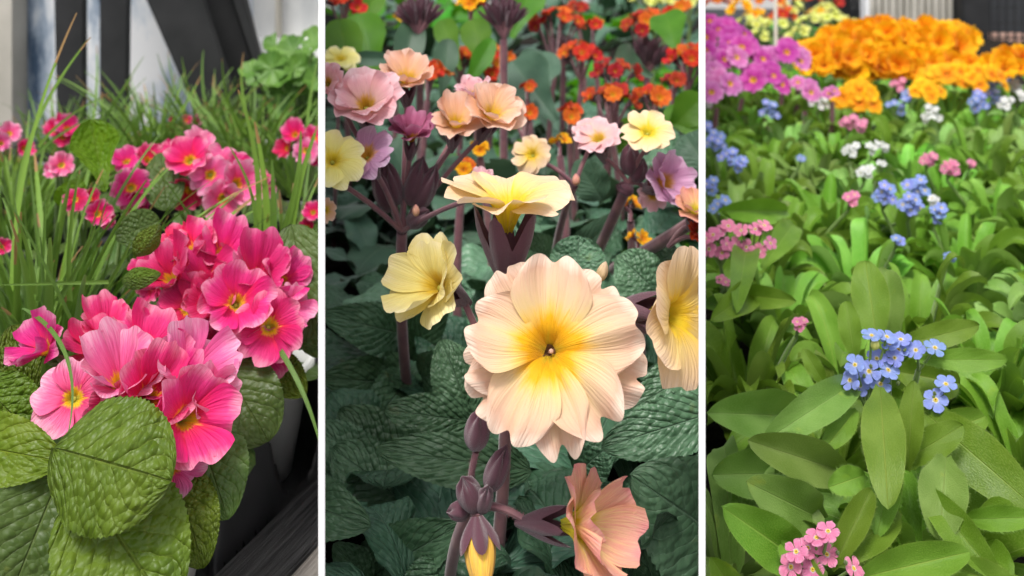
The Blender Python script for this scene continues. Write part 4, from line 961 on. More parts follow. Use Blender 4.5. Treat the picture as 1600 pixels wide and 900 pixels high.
reds = [(718, 98, .85, ('red',), 5, 46, 26, 'leafMs', 'small red orange truss left of the paired one, over grey leaf'), (772, 92, .90, ('red',), 6, 48, 26, 'leafMg', 'upper red orange truss just left of centre'), (768, 118, .80, ('red',), 5, 44, 28, 'leafMs', 'lower scarlet truss just left of centre, tight and round'),
        (868, 45, .95, ('red', 'red', 'crimson'), 9, 84, 26, 'leafMs', 'broad orange red truss on a dark stalk at upper centre'), (908, 88, .86, ('red',), 6, 54, 28, 'leafM', 'bright orange truss below the broad upper centre one'),
        (927, 42, 1.0, ('red',), 4, 30, 22, 'leafMs', 'single small orange truss at the right of upper centre'), (1008, 48, .98, ('red', 'crimson'), 9, 80, 26, 'leafMs', 'wide scarlet truss on dark calyces at upper right'),
        (962, 118, .78, ('crimson',), 6, 60, 26, 'leafM', 'dark crimson truss right of centre'), (955, 158, .70, ('red', 'crimson'), 7, 72, 30, 'leafM', 'large red truss in front of the crimson one'), (1025, 155, .70, ('red',), 5, 50, 32, 'leafMg', 'upright orange truss behind the cream bloom'),
        (1076, 95, .80, ('red',), 6, 54, 30, 'leafMg', 'bright red orange truss against the right board'), (1052, 132, .78, ('crimson',), 4, 34, 24, 'leafMg', 'small crimson truss near the right board'),
        (824, 136, .76, ('red',), 3, 26, 20, 'leafMs', 'tiny scarlet truss alone in the centre'), (890, 178, .70, ('red',), 3, 32, 26, 'leafM', 'small orange pair of blooms between cream and crimson ones'), (820, 186, .68, ('red',), 5, 46, 26, 'leafM', 'red orange truss behind the peach blooms'),
        (668, 118, .72, ('red',), 4, 48, 34, 'leafMs', 'rust orange bloom hiding behind the peach one at left'), (722, 268, .56, ('red', 'orange'), 3, 34, 26, 'leafM', 'amber blooms low in the shade left of centre'),
        (1128, 25, 1.0, ('red',), 5, 44, 26, 'leafMg', 'orange truss hidden right behind the board'), (1062, 20, 1.2, ('red', 'red'), 5, 40, 22, 'leafMg', 'far small orange truss under the lemon flowers'), (905, 18, 1.25, ('crimson',), 5, 36, 20, 'leafMg', 'far deep red truss at the top edge'),
        (735, 12, .9, ('orange', 'red'), 4, 34, 30, 'leafMs', 'golden brown bloom at the top edge of the middle bed'), (535, 8, .85, ('red', 'orange'), 6, 60, 32, 'leafMs', 'orange truss cropped at the top left of the middle bed'), (630, 28, 1.0, ('orange',), 3, 28, 22, 'leafMs', 'small amber bloom beside the lilac calyx cluster'),
        (985, 325, .56, ('orange',), 2, 26, 30, 'leafM', 'amber bloom in the shade below the lilac bloom'), (998, 375, .52, ('orange',), 2, 22, 26, 'leafM', 'lower amber bloom in the shade at right'), (750, 230, .60, ('orange',), 3, 22, 22, 'leafM', 'small amber bloom behind the peach blooms'), (875, 225, .62, ('orange',), 2, 24, 22, 'leafM', 'small amber bloom behind the small cream one')]
for (px, py, D, mats, n, sp, fd, lm, lab) in reds:
    if px > 1100: continue
    truss_plant(lab, px, py, D, mats, n, sp, fd, GR, lm, nl=8, lr=.085, lh=.055)
# dark bare calyx clusters at the top
def calyx_cluster(label, px, py, D, n, sp):
    b = Vector((P(px, py, D).x, D+.02, ZB+.014)); pl = thing('polyanthus_plant', label, 'primrose', b, 'primroses gone to dark calyces')
    h = P(px, py+sp*.9, D); mb = MB(); tube(mb, b, (b+h)/2, h, .0035, .003, 8, 8)
    for i in range(n):
        a = i*2.399; k = math.sqrt((i+.5)/n); tp = P(px+math.cos(a)*sp*.75*k, py-sp*.4*(1-k*k), D+math.sin(a)*sz(sp, D)*.4*k)
        bs = h.lerp(tp, .45); tube(mb, h, h.lerp(bs, .5), bs, .0014, .0013, 5, 6)
        R = sz(11, D); o = link('calyx', unit('calyx_long'), pl, Matrix.Translation(tp-pl.location) @ frame(tp-bs, U(0, 6)) @ Matrix.Diagonal((R*2, R*2, R*2.4, 1)))
    mb.build('stem', M['stem_purple'], pl)
    lf = MB(); rosette(lf, b, 9, .09, .09, .026, pr_obov, 14, 7); lf.build('foliage', M['leafMs'], pl)
calyx_cluster('purple calyx cluster on a stalk at the top centre of the middle bed', 787, 14, .75, 11, 52)
calyx_cluster('dark bare calyx cluster at the top left of the middle bed', 655, 12, .75, 10, 50)
calyx_cluster('dark calyces under the broad orange truss', 880, 70, .98, 7, 40)
calyx_cluster('dark calyces under the wide scarlet truss', 1012, 75, .97, 9, 46)
calyx_cluster('dark calyces under the large red truss', 950, 190, .72, 6, 30)
Yl = mid_plant('pale yellow bloom cropped by the board at the upper left', 520, .75)
flower(Yl, 'open', 'yellow', 532, 92, .62, 62, (0, 1.3), 'calyx', sm='stem_purple'); finish_stems()
# leafy greens at the top left of the middle bed
Lv = mid_plant('leafy green primrose without bloom at the upper left of the middle bed', 600, .85, group='leafy plants')
for (a, b_, D0, D1, wp, mt) in [((620, 160), (648, 28), .72, .76, 50, 'leafMs'), ((560, 150), (528, 30), .72, .76, 62, 'leafMg'), ((590, 140), (560, 20), .78, .82, 70, 'leafMg'), ((512, 150), (512, 40), .74, .78, 60, 'leafMs'), ((500, 90), (620, 92), .70, .70, 24, 'leafMs'), ((560, 60), (590, -20), .85, .9, 40, 'leafMg')]:
    leafpx(Lv, a, b_, D0, D1, wp, mt, prof=pr_obov, arch=.06, fold=.3, cren=0, puff=0, wav=.05, nu=30, nv=15)
Lw = mid_plant('leafy green primrose without bloom behind the purple calyx cluster', 740, .85, group='leafy plants')
for (a, b_, D0, D1, wp, mt) in [((760, 120), (738, 30), .8, .84, 50, 'leafMg'), ((720, 110), (690, 30), .8, .84, 40, 'leafMg'), ((720, 150), (770, 60), .78, .80, 34, 'leafMg'), ((690, 160), (700, 60), .74, .76, 40, 'leafMs'), ((870, 190), (800, 95), .76, .80, 90, 'leafMs'), ((820, 170), (850, 80), .8, .85, 70, 'leafMs'), ((800, 60), (830, -20), .9, .95, 60, 'leafMg')]:
    leafpx(Lw, a, b_, D0, D1, wp, mt, prof=pr_obov, arch=.06, fold=.3, cren=0, puff=0, wav=.05, nu=30, nv=15)
Lx = mid_plant('broad leafy green primrose without bloom beside the right board', 1060, .8, group='leafy plants')
for (a, b_, D0, D1, wp, mt) in [((1040, 210), (1100, 150), .72, .72, 60, 'leafMg'), ((1020, 120), (960, 90), .8, .84, 60, 'leafMs'), ((1100, 230), (1060, 160), .7, .74, 70, 'leafMg'), ((1060, 90), (1040, 20), .9, .95, 60, 'leafMg'), ((1010, 210), (1060, 250), .7, .66, 70, 'leafM'), ((960, 240), (1000, 200), .72, .74, 60, 'leafMg')]:
    leafpx(Lx, a, b_, D0, D1, wp, mt, prof=pr_obov, arch=.08, fold=.3, cren=0, puff=0, wav=.05, nu=30, nv=15)
# filler rosettes so that soil shows only as dark gaps
row = 0
for D in [.34, .42, .50, .58, .67, .77, .88, 1.0, 1.13, 1.28, 1.45, 1.65, 1.9, 2.2, 2.55, 2.95, 3.35]:
    n = max(2, int((1092-508)/F*D/(.085 if D < 1.7 else .15))+1); row += 1
    for j in range(n):
        px = 508+(j+.5+U(-.25, .25))*(584/n)
        b = P(px, 0, D); b.z = ZB+.012
        pl = thing('leafy_primrose', 'low dark crinkled primrose rosette without bloom between the flowering plants' if D < .66 else 'low green primrose rosette without bloom at the back of the middle bed', 'primrose', b, 'leafy primrose rosettes in the middle bed' if D < .66 else 'leafy primrose rosettes at the back of the middle bed')
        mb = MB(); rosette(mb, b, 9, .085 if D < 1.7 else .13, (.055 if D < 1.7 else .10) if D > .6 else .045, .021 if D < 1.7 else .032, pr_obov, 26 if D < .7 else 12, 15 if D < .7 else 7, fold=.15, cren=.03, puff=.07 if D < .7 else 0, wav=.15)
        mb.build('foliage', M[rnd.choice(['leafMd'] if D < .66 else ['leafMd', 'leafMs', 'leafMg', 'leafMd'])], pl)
# lemon flowers at the top right
for (px, py, D, lab) in [(1040, 6, 1.45, 'far pale lemon primrose at the upper right of the middle bed'), (1010, 4, 1.5, 'far pale lemon primrose left of the other lemon ones'), (1078, 10, 1.4, 'far pale lemon primrose touching the right board'), (1022, 44, 1.15, 'single pale yellow green bloom among the scarlet trusses')]:
    truss_plant(lab, px, py, D, ('lemon',), 6, 40 if px != 1022 else 20, 18, 'pale lemon primroses at the back', 'leafMg', cal='calyx_green', stem='stem_green')

# ================================================================== RIGHT BED
BAY[0] = 'R'
def fmn_cluster(pl, mat, px, py, D, n, sp, fd, cent=None, leafless=False):
    c = P(px, py, D); mb = MB(); b = pl.location+Vector((0, 0, .01)); h = c-Vector((0, -.006, sz(sp, D)*.5+.006))
    tube(mb, b, (b+h)/2+Vector((0, 0, .01)), h, .0014, .0010, 9, 6)
    pts = []
    for i in range(n):
        a = i*2.399+U(-.3, .3); k = math.sqrt((i+.3)/n)
        x, y = (px+math.cos(a)*sp*.5*k, py-math.sin(a)*sp*.42*k) if cent is None else (px+cent[i][0], py+cent[i][1])
        p = P(x, y, D+U(-.003, .003)+(0 if cent is None else .0)); nn = facing(p, (x-px)/sp*1.3+U(-.3, .3), .45-(y-py)/sp*1.0+U(-.3, .3))
        R = sz(fd, D)/2*U(.9, 1.1); fi[0] += 1
        o = link('flower', corolla('fmn', fi[0] % 6), pl, Matrix.Translation(p-pl.location) @ frame(nn, U(0, 6)) @ Matrix.Diagonal((R, R, R, 1)))
        setmat(o, M[mat])
        if D < .7: link('eye', unit('eye_fmn'), o)
        tube(mb, h, h.lerp(p, .5)-nn*R*.5, p-nn*R*.05, .0006, .0005, 5, 5)
    for i in range(3 if D < .6 else 0):
        p = c+Vector((U(-1, 1), 0, U(-.6, .4)))*sz(sp, D)*.5; R = sz(fd, D)*.16
        o = link('bud', unit('bud'), pl, Matrix.Translation(p-pl.location) @ frame((U(-.5, .5), -.5, 1), 0) @ Matrix.Diagonal((R, R, R*1.6, 1))); setmat(o, M['calyx_green'])
    mb.build('stem', M['stem_green'], pl)
# hero plant of the right bed
def fm_base(px, D): 
    b = P(px, 0, D); b.z = ZB+.013; return b
RH = thing('forget_me_not_plant', 'front forget-me-not with the large blue flower cluster and broad leaves', 'forget-me-not', fm_base(1390, .40))
fmn_cluster(RH, 'fblue', 1362, 582, .372, 9, 90, 37, [(-26, -12), (8, -22), (-18, 20), (14, 18), (26, -4), (-34, 12), (24, -56), (0, -58), (-4, -2)])
bud(RH, P(1366, 546, .372), (0, -.4, 1), .0036, 'lemon', 1.5, None)
fmn_cluster(RH, 'fblue', 1398, 545, .375, 4, 44, 32)
fmn_cluster(RH, 'fblue', 1445, 545, .378, 2, 40, 33, [(-14, 2), (16, -2)])
fmn_cluster(RH, 'fblue', 1468, 615, .365, 2, 40, 38, [(-6, 10), (10, -15)])
def RL(pl, a, b_, w_, mt='leafR', D=None, **k):
    drop0, drop1 = .183, .172
    D0 = DD(a[1], drop0) if D is None else D[0]; D1 = DD(b_[1], drop1) if D is None else D[1]
    D0 = max(D0, .30); D1 = max(D1, .29)
    k.setdefault('prof', pr_lance); k.setdefault('arch', .10); k.setdefault('fold', U(.45, .95)); k.setdefault('wav', .09)
    return leafpx(pl, a, b_, D0, D1, w_, mt, cren=0, puff=0, nu=40, nv=17, **k)
for (a, b_, w_, mt, D, kw) in [
    ((1245, 650), (1103, 645), 84, 'leafRg', (.395, .365), {}), ((1345, 592), (1190, 692), 62, 'leafRg', (.385, .352), {}), ((1320, 738), (1168, 688), 76, 'leafRg', (.355, .345), {}),
    ((1225, 740), (1112, 742), 78, 'leafRg', (.37, .36), {}), ((1285, 812), (1165, 752), 84, 'leafRg', (.345, .33), {}), ((1255, 880), (1128, 792), 84, 'leafR', (.325, .315), {}),
    ((1375, 605), (1388, 797), 72, 'leafR', (.365, .318), dict(fold=.35)), ((1418, 735), (1428, 594), 42, 'leafRb', (.345, .35), dict(fold=.5)), ((1405, 725), (1505, 664), 52, 'leafRb', (.35, .345), dict(fold=.5)),
    ((1478, 715), (1468, 846), 80, 'leafRg', (.34, .318), {}), ((1430, 632), (1625, 800), 90, 'leafRb', (.37, .33), dict(fold=.2)), ((1372, 545), (1352, 408), 62, 'leafR', (.40, .42), dict(fold=.45)),
    ((1385, 560), (1385, 420), 60, 'leafRg', (.41, .43), {}), ((1336, 565), (1322, 470), 38, 'leafRb', (.385, .395), dict(fold=.55)), ((1385, 545), (1530, 508), 42, 'leafRb', (.40, .40), dict(fold=.4)), ((1430, 562), (1575, 562), 38, 'leafRb', (.385, .375), dict(fold=.35)),
    ((1292, 606), (1254, 544), 28, 'leafRb', (.39, .395), dict(fold=.5)), ((1338, 640), (1285, 706), 40, 'leafR', (.37, .355), dict(fold=.5)), ((1352, 742), (1294, 762), 46, 'leafR', (.34, .335), {}),
    ((1405, 800), (1300, 880), 60, 'leafRb', (.335, .315), {}), ((1398, 700), (1370, 840), 50, 'leafRb', (.345, .322), dict(fold=.4)), ((1420, 700), (1540, 650), 60, 'leafR', (.37, .365), {}),
    ((1440, 760), (1560, 905), 60, 'leafRb', (.335, .305), {}), ((1500, 812), (1620, 808), 40, 'leafRb', (.33, .32), {}), ((1400, 580), (1500, 600), 70, 'leafR', (.40, .39), {}), ((1350, 660), (1420, 640), 50, 'leafR', (.38, .38), {})]:
    RL(RH, a, b_, w_, mt, D, **kw)
RP = thing('forget_me_not_plant', 'forget-me-not with pink flowers at the bottom edge of the right bed', 'forget-me-not', fm_base(1330, .315))
fmn_cluster(RP, 'fpink', 1280, 868, .305, 9, 100, 42, [(12, -2), (-18, -12), (-4, -28), (-36, -6), (-44, 18), (-10, 22), (54, 20), (14, -38), (-40, 34)])
for (a, b_, w_, mt, D, kw) in [((1335, 905), (1515, 862), 64, 'leafR', (.315, .305), {}), ((1300, 890), (1362, 764), 46, 'leafRb', (.315, .325), {}), ((1150, 930), (1110, 870), 50, 'leafRb', (.305, .30), {}), ((1480, 880), (1600, 930), 60, 'leafR', (.315, .30), {}), ((1220, 850), (1290, 930), 50, 'leafR', (.315, .30), {})]:
    RL(RP, a, b_, w_, mt, D, **kw)
RK = thing('forget_me_not_plant', 'forget-me-not with the large pink flower cluster at the left board', 'forget-me-not', fm_base(1150, .56))
fmn_cluster(RK, 'fpink', 1130, 375, .51, 8, 62, 27, [(-22, 14), (-6, -14), (18, 8), (-2, 20), (-28, -2), (8, -22), (-16, -8), (6, 6)])
fmn_cluster(RK, 'fpink', 1180, 372, .51, 6, 60, 26, [(0, -14), (-22, -12), (24, 8), (6, 20), (-14, 14), (14, -20)])
fmn_cluster(RK, 'fpink', 1131, 440, .50, 2, 16, 18)
for (a, b_, w_, mt) in [((1170, 460), (1110, 500), 50, 'leafRb'), ((1165, 395), (1150, 490), 46, 'leafRb'), ((1190, 420), (1240, 350), 44, 'leafRb'), ((1150, 460), (1245, 470), 40, 'leafR'), ((1230, 330), (1120, 330), 44, 'leafR')]:
    RL(RK, a, b_, w_, mt)
# field of plants
clusters = [('fblue', 1384, 303, 7, 34, 21), ('fblue', 1424, 320, 7, 34, 22), ('fblue', 1432, 290, 6, 34, 21), ('fblue', 1465, 333, 4, 26, 22), ('fblue', 1403, 376, 2, 14, 18), ('fblue', 1485, 403, 2, 12, 16), ('fblue', 1203, 172, 7, 34, 14),
            ('fblue', 1118, 220, 7, 34, 16), ('fblue', 1140, 245, 6, 30, 17), ('fblue', 1155, 256, 4, 22, 17), ('fblue', 1128, 322, 6, 34, 20), ('fblue', 1110, 290, 5, 28, 18), ('fblue', 1405, 165, 5, 36, 13), ('fblue', 1416, 150, 4, 18, 12),
            ('fblue', 1530, 158, 8, 34, 14), ('fblue', 1550, 150, 6, 30, 13), ('fblue', 1550, 132, 3, 18, 12), ('fblue', 1104, 195, 3, 14, 14), ('fblue', 1570, 122, 4, 24, 12), ('fblue', 1252, 248, 2, 8, 12),
            ('fpink', 1452, 248, 5, 22, 16), ('fpink', 1485, 261, 6, 24, 17), ('fpink', 1328, 190, 6, 28, 14), ('fpink', 1346, 196, 4, 20, 13), ('fpink', 1405, 132, 5, 24, 12), ('fpink', 1518, 255, 3, 12, 12), ('fpink', 1330, 310, 4, 20, 18), ('fpink', 1250, 505, 4, 18, 18), ('fpink', 1438, 175, 0, 1, 1),
            ('fwhite', 1456, 178, 8, 34, 13), ('fwhite', 1331, 233, 5, 24, 13), ('fwhite', 1364, 230, 4, 24, 13), ('fwhite', 1382, 228, 3, 14, 13), ('fwhite', 1354, 267, 5, 22, 15), ('fwhite', 1378, 256, 2, 12, 12), ('fwhite', 1280, 160, 6, 28, 12), ('fwhite', 1523, 122, 6, 28, 11), ('fwhite', 1583, 133, 6, 22, 12), ('fwhite', 1573, 160, 5, 24, 12), ('fwhite', 1106, 158, 5, 22, 13), ('fwhite', 1460, 312, 3, 14, 14), ('fwhite', 1596, 148, 3, 14, 12)]
clusters = [c for c in clusters if c[3] > 0]
plants = []; ys = .345; k = 0
while ys < 1.30:
    x0, x1 = (1102-800)/F*ys, (1625-800)/F*ys+.02; n = max(2, int(round((x1-x0)/.072)))
    for j in range(n):
        x = x0+(j+.5+(.25 if k % 2 else -.25)+U(-.15, .15))*(x1-x0)/n; y = ys+U(-.012, .012)
        plants.append(Vector((x, y, ZB+.013)))
    ys += .062; k += 1
own = {}
for c in clusters:
    _, px, py, n, sp, fd = c; D = DD(py, .176); p = P(px, py, D)
    best = min(range(len(plants)), key=lambda i: (plants[i].x-p.x)**2+(plants[i].y-p.y-.01)**2+(10 if i in own and own[i][0][0] != c[0] else 0))
    own.setdefault(best, []).append(c)
cname = {'fblue': 'blue', 'fpink': 'pink', 'fwhite': 'white'}
def where(px, py):
    h = 'near the left board' if px < 1180 else 'left of centre' if px < 1300 else 'at the centre' if px < 1400 else 'right of centre' if px < 1500 else 'near the right edge'
    d = 'below the orange primroses' if py < 180 else 'far back' if py < 240 else 'halfway back' if py < 420 else 'in front'
    return h, d
seen = {}
for i, b in enumerate(plants):
    cl = own.get(i, []); big = b.y < .62
    if cl:
        px = sum(c[1] for c in cl)/len(cl); py = sum(c[2] for c in cl)/len(cl); h, d = where(px, py)
        num = {1: 'a single', 2: 'two', 3: 'three'}.get(len(cl), 'several')
        lab = f'forget-me-not with {num} {cname[cl[0][0]]} {"cluster" if len(cl) == 1 else "clusters"} {h} {d}'
        q = seen.get(lab, 0); seen[lab] = q+1
        if q: lab = lab.replace('forget-me-not with', ['', 'second', 'third', 'fourth'][min(q, 3)]+' forget-me-not with')
    else: lab = 'leafy green forget-me-not without flowers in the near part of the right bed' if big else 'leafy green forget-me-not without flowers further back in the right bed'
    pl = thing('forget_me_not_plant', lab, 'forget-me-not', b, 'flowering forget-me-nots' if cl else ('leafy forget-me-nots near' if big else 'leafy forget-me-nots further back'))
    mb = MB()
    hh = .066 if b.y > .42 else .052
    rosette(mb, b, 38 if big else 34, .055 if big else .054, hh*1.0, .0100 if big else .0102, pr_lance, 16 if big else 11, 7 if big else 5, fold=.6, lo=.42, droop=.0, wav=.10, tw=.9, ar=(.12, .42))
    mb.build('foliage', M[rnd.choice(['leafR', 'leafR', 'leafRb', 'leafRg', 'leafRb'])], pl)
    for c in cl: fmn_cluster(pl, c[0], c[1], c[2], DD(c[2], .176), c[3], c[4], c[5])

# magenta and orchid primroses, orange primroses, lemon ones behind
GM = 'magenta primroses at the back left of the right bed'
for (px, py, D, mats, n, sp, fd, lab) in [
    (1120, 60, 1.15, ('magenta',), 12, 92, 34, 'tall purple pink primrose head at the upper left of the right bed'), (1160, 92, 1.08, ('magenta',), 9, 78, 38, 'magenta primrose head with orange eyes right of the tall purple one'),
    (1120, 105, 1.02, ('orchid', 'magenta'), 10, 80, 38, 'pink orchid primrose head against the board'), (1115, 140, .96, ('orchid',), 8, 70, 42, 'lowest pale orchid primrose head against the board'),
    (1222, 95, 1.10, ('orchid', 'magenta'), 7, 66, 36, 'orchid pink primrose head below the ivory rod'), (1246, 92, 1.12, ('orchid',), 3, 34, 26, 'small orchid primrose head right of the ivory rod'),
    (1196, 130, 1.0, ('magenta',), 8, 62, 38, 'deep magenta primrose head behind the first blue forget-me-nots'), (1258, 142, .98, ('orchid',), 4, 40, 28, 'pale orchid primrose head beside the deep magenta one'), (1300, 148, .98, ('orchid',), 2, 14, 24, 'lone orchid pink bud below the orange primroses')]:
    truss_plant(lab, px, py, D, mats, n, sp, fd, GM, 'leafLd', nl=7, lr=.08, lh=.04, name='primrose_plant', kind='open', ped=False, tilt=(0, -.8, .7))
GO = 'orange primroses at the back of the right bed'
oc = [(1300, 85, 1.18, 11, 92, 42, 'leftmost big orange primrose head'), (1318, 52, 1.30, 9, 70, 38, 'orange primrose head at the upper left of the orange group'), (1370, 48, 1.32, 11, 92, 38, 'orange primrose head at the top of the orange group'),
      (1350, 92, 1.18, 11, 84, 42, 'orange primrose head in the middle of the group, facing front'), (1396, 92, 1.18, 11, 88, 42, 'bright orange yellow primrose head at the centre of the group'), (1412, 55, 1.28, 11, 90, 38, 'orange primrose head behind the bright centre one'),
      (1462, 52, 1.28, 11, 96, 38, 'orange primrose head right of the top one'), (1450, 90, 1.18, 11, 92, 40, 'orange primrose head right of the centre one'), (1492, 45, 1.30, 6, 50, 36, 'orange primrose head beside the black post'),
      (1270, 66, 1.30, 7, 60, 30, 'small golden primrose head left of the orange group'), (1342, 148, 1.0, 7, 54, 34, 'low orange primrose head in front of the group'), (1492, 118, 1.08, 8, 72, 32, 'low orange primrose head at the right of the group'),
      (1530, 98, 1.15, 9, 80, 32, 'orange primrose head under the black mesh'), (1582, 100, 1.12, 9, 80, 34, 'orange primrose head cropped at the right edge'), (1450, 138, 1.0, 5, 44, 26, 'small orange primrose head among the forget-me-not leaves'), (1540, 122, 1.05, 6, 60, 26, 'lower orange primrose head below the mesh')]
for (px, py, D, n, sp, fd, lab) in oc:
    py += 20 if py < 100 else 8
    truss_plant(lab, px, py, D, ('orange',), n+4, sp*.92, fd, GO, 'leafLd', nl=7, lr=.08, lh=.05, stem='stem_green', name='primrose_plant', kind='cupped' if n > 8 else 'open', ped=False, tilt=(0, -.9, .6))
GY = 'small lemon primroses behind the magenta ones'
for (px, py, D, n, lab) in [(1165, 40, 1.55, 4, 'lemon primrose nearest the board'), (1182, 42, 1.52, 4, 'second lemon primrose from the board, round headed'), (1188, 62, 1.45, 5, 'lemon primrose left of the ivory rod'), (1218, 40, 1.55, 5, 'lemon primrose just behind the ivory rod'), (1265, 36, 1.6, 6, 'lemon primrose behind the golden head'), (1300, 30, 1.65, 8, 'broad lemon primrose behind the orange group'), (1330, 42, 1.5, 5, 'lemon primrose against the orange group'), (1250, 54, 1.5, 5, 'low lemon primrose right of the ivory rod'), (1290, 18, 1.8, 5, 'farthest small lemon primrose'), (1238, 18, 1.8, 4, 'far lemon primrose below the orange back row')]:
    truss_plant(lab, px, py, D, ('lemon',), n, 32, 17, GY, 'leafLd', nl=7, lr=.09, lh=.05, stem='stem_green', name='primrose_plant', ped=False)
GQ = 'amber and red primroses at the far back'
for (px, py, D, n, m_, lab) in [(1120, 8, 1.95, 6, 'red', 'far red primrose beside the board'), (1158, 15, 1.9, 5, 'orange', 'far amber primrose left of the rod'), (1168, -2, 2.0, 5, 'orange', 'farther amber primrose above the other'), (1200, 3, 1.95, 7, 'red', 'far orange red primrose behind the ivory rod'), (1180, 28, 1.75, 4, 'orange', 'amber primrose just above the lemon ones'), (1222, 26, 1.75, 6, 'red', 'rust primrose just right of the ivory rod'), (1275, 26, 1.75, 3, 'orange', 'small amber primrose among the lemon ones'), (1262, -2, 2.05, 5, 'red', 'farthest rust primrose at the top edge'), (1300, 5, 2.0, 3, 'crimson', 'tiny crimson primrose near the mesh'), (1240, 0, 2.1, 5, 'orange', 'farthest amber primrose at the top edge'), (1140, -5, 2.1, 5, 'red', 'farthest red primrose by the board')]:
    truss_plant(lab, px, py, D, (m_,), n, 34, 18, GQ, 'leafLd', nl=7, lr=.1, lh=.05, stem='stem_green', name='primrose_plant', ped=False)
for D in [1.36, 1.48, 1.6, 1.72, 1.84, 1.96, 2.08, 2.2]:
    n = int((1380-1102)/F*D/.11)+1
    for j in range(n):
        b = P(1102+(j+.5+U(-.2, .2))*278/n, 0, D); b.z = ZB+.012
        pl = thing('leafy_primrose', 'low green primrose rosette without bloom far back in the right bed', 'primrose', b, 'leafy primrose rosettes far back right')
        mb = MB(); rosette(mb, b, 11, .10, .06, .024, pr_obov, 10, 5, fold=.2); mb.build('foliage', M[rnd.choice(['leafLd', 'leafL', 'leafMg'])], pl)
rod = thing('plant_stake', 'slim ivory stake standing among the lemon primroses', 'stake', Vector((P(1213, 0, 1.35).x, 1.35, ZB+.01)))
mb = MB(); q = rod.location; tube(mb, q, q+Vector((-.001, 0, .17)), q+Vector((-.003, 0, .34)), .0026, .0026, 6, 12); mb.build('rod', M['ivory'], rod)
# mesh crate, ribbed pale crate, black post at the upper right
DM = 2.45
def meshpanel(label, c0, c1, D, nx, nz, back=True):
    a, b_ = P(c0[0], c0[1], D), P(c1[0], c1[1], D)
    t = thing('mesh_panel', label, 'mesh panel', (a.x, D, ZB-.6), 'black mesh panels behind the right bed')
    mb = MB(); z0, z1 = ZB-.5, CZ+.25; sl_ = (b_.z-a.z)/(b_.x-a.x)*.0
    for i in range(nx+1):
        x = a.x+(b_.x-a.x)*i/nx; mb.box((x-.0022, D-.002, z0), (x+.0022, D+.002, z1))
    for i in range(nz+1):
        z = z0+(z1-z0)*i/nz; mb.box((a.x, D+.0025, z-.0022), (b_.x, D+.0065, z+.0022))
    mb.build('wire_grid', M['mesh_black'], t, False)
    if back:
        mb = MB(); mb.box((a.x-.01, D+.16, z0), (b_.x+.01, D+.17, z1)); mb.build('back_panel', M['slate'], t, False)
    return t
meshpanel('black wire mesh before a slate panel at the far upper right', (1548, 0), (1700, 0), DM, 12, 26)
meshpanel('dark fine mesh strip left of the pale ribbed crate', (1268, 0), (1356, 0), DM+.25, 26, 46)
def upbox(name, label, cat, x0, x1, D, th, mat, group=None, z1=CZ+.2, part='body'):
    a, b_ = P(x0, 0, D), P(x1, 0, D); t = thing(name, label, cat, (a.x, D, 0), group)
    bm = bmesh.new(); w_ = b_.x-a.x
    bmesh.ops.create_cube(bm, size=1); 
    for v in bm.verts: v.co = Vector(((v.co.x+.5)*w_, (v.co.y+.5)*th, (v.co.z+.5)*z1))
    bmesh.ops.bevel(bm, geom=list(bm.edges), offset=.003, segments=2, affect='EDGES')
    me = bpy.data.meshes.new(part); bm.to_mesh(me); bm.free(); me.materials.append(mat); link(part, me, t); return t
upbox('timber_post', 'wide black post between the ribbed crate and the mesh', 'post', 1503, 1546, DM-.04, .06, M['black_paint'], part='post')
cr = thing('slatted_crate', 'pale crate of upright greyed ribs behind the orange primroses', 'crate', (P(1356, 0, DM).x, DM, ZB-.5))
xa, xb = P(1357, 0, DM).x, P(1502, 0, DM).x
mb = MB(); mb.box((xa, DM+.02, ZB-.5), (xb, DM+.03, CZ+.2)); mb.build('panel', M['grey_wood'], cr, False)
nr_ = 13
mb = MB()
for i in range(nr_):
    x = xa+(xb-xa)*(i+.5)/nr_; w_ = (xb-xa)/nr_*(.30 if i % 3 else .40); mb.box((x-w_, DM+.002, ZB-.5), (x+w_, DM+.019, CZ+.2))
mb.build('slats', M['grey_wood'], cr, False)
for x in (1350,):
    mb = MB(); mb.box((P(1351, 0, DM).x, DM-.01, ZB-.5), (P(1356, 0, DM).x, DM+.03, CZ+.2)); mb.build('corner_post', M['white'], cr, False)
tp = thing('terracotta_trough', 'pale terracotta trough seen through the black mesh', 'trough', (P(1575, 0, DM+.1).x, DM+.1, ZB))
mb = MB(); c0 = P(1538, 58, DM+.08); c1 = P(1600, 78, DM+.08)
k = 24; a = np.linspace(0, 2*math.pi, k+1); cx_ = P(1575, 0, DM+.1).x
Pt = np.array([[(cx_+r*.085*math.cos(t), DM+.09+r*.055*math.sin(t), z) for t in a] for r, z in ((.75, ZB-.1), (1, P(0, 80, DM).z), (1.04, P(0, 78, DM).z), (1.04, P(0, 60, DM).z), (.9, P(0, 60, DM).z), (.85, P(0, 70, DM).z))])
mb.grid(Pt, np.zeros(Pt.shape[:2]+(2,))); mb.build('trough_body', M['terracotta'], tp)

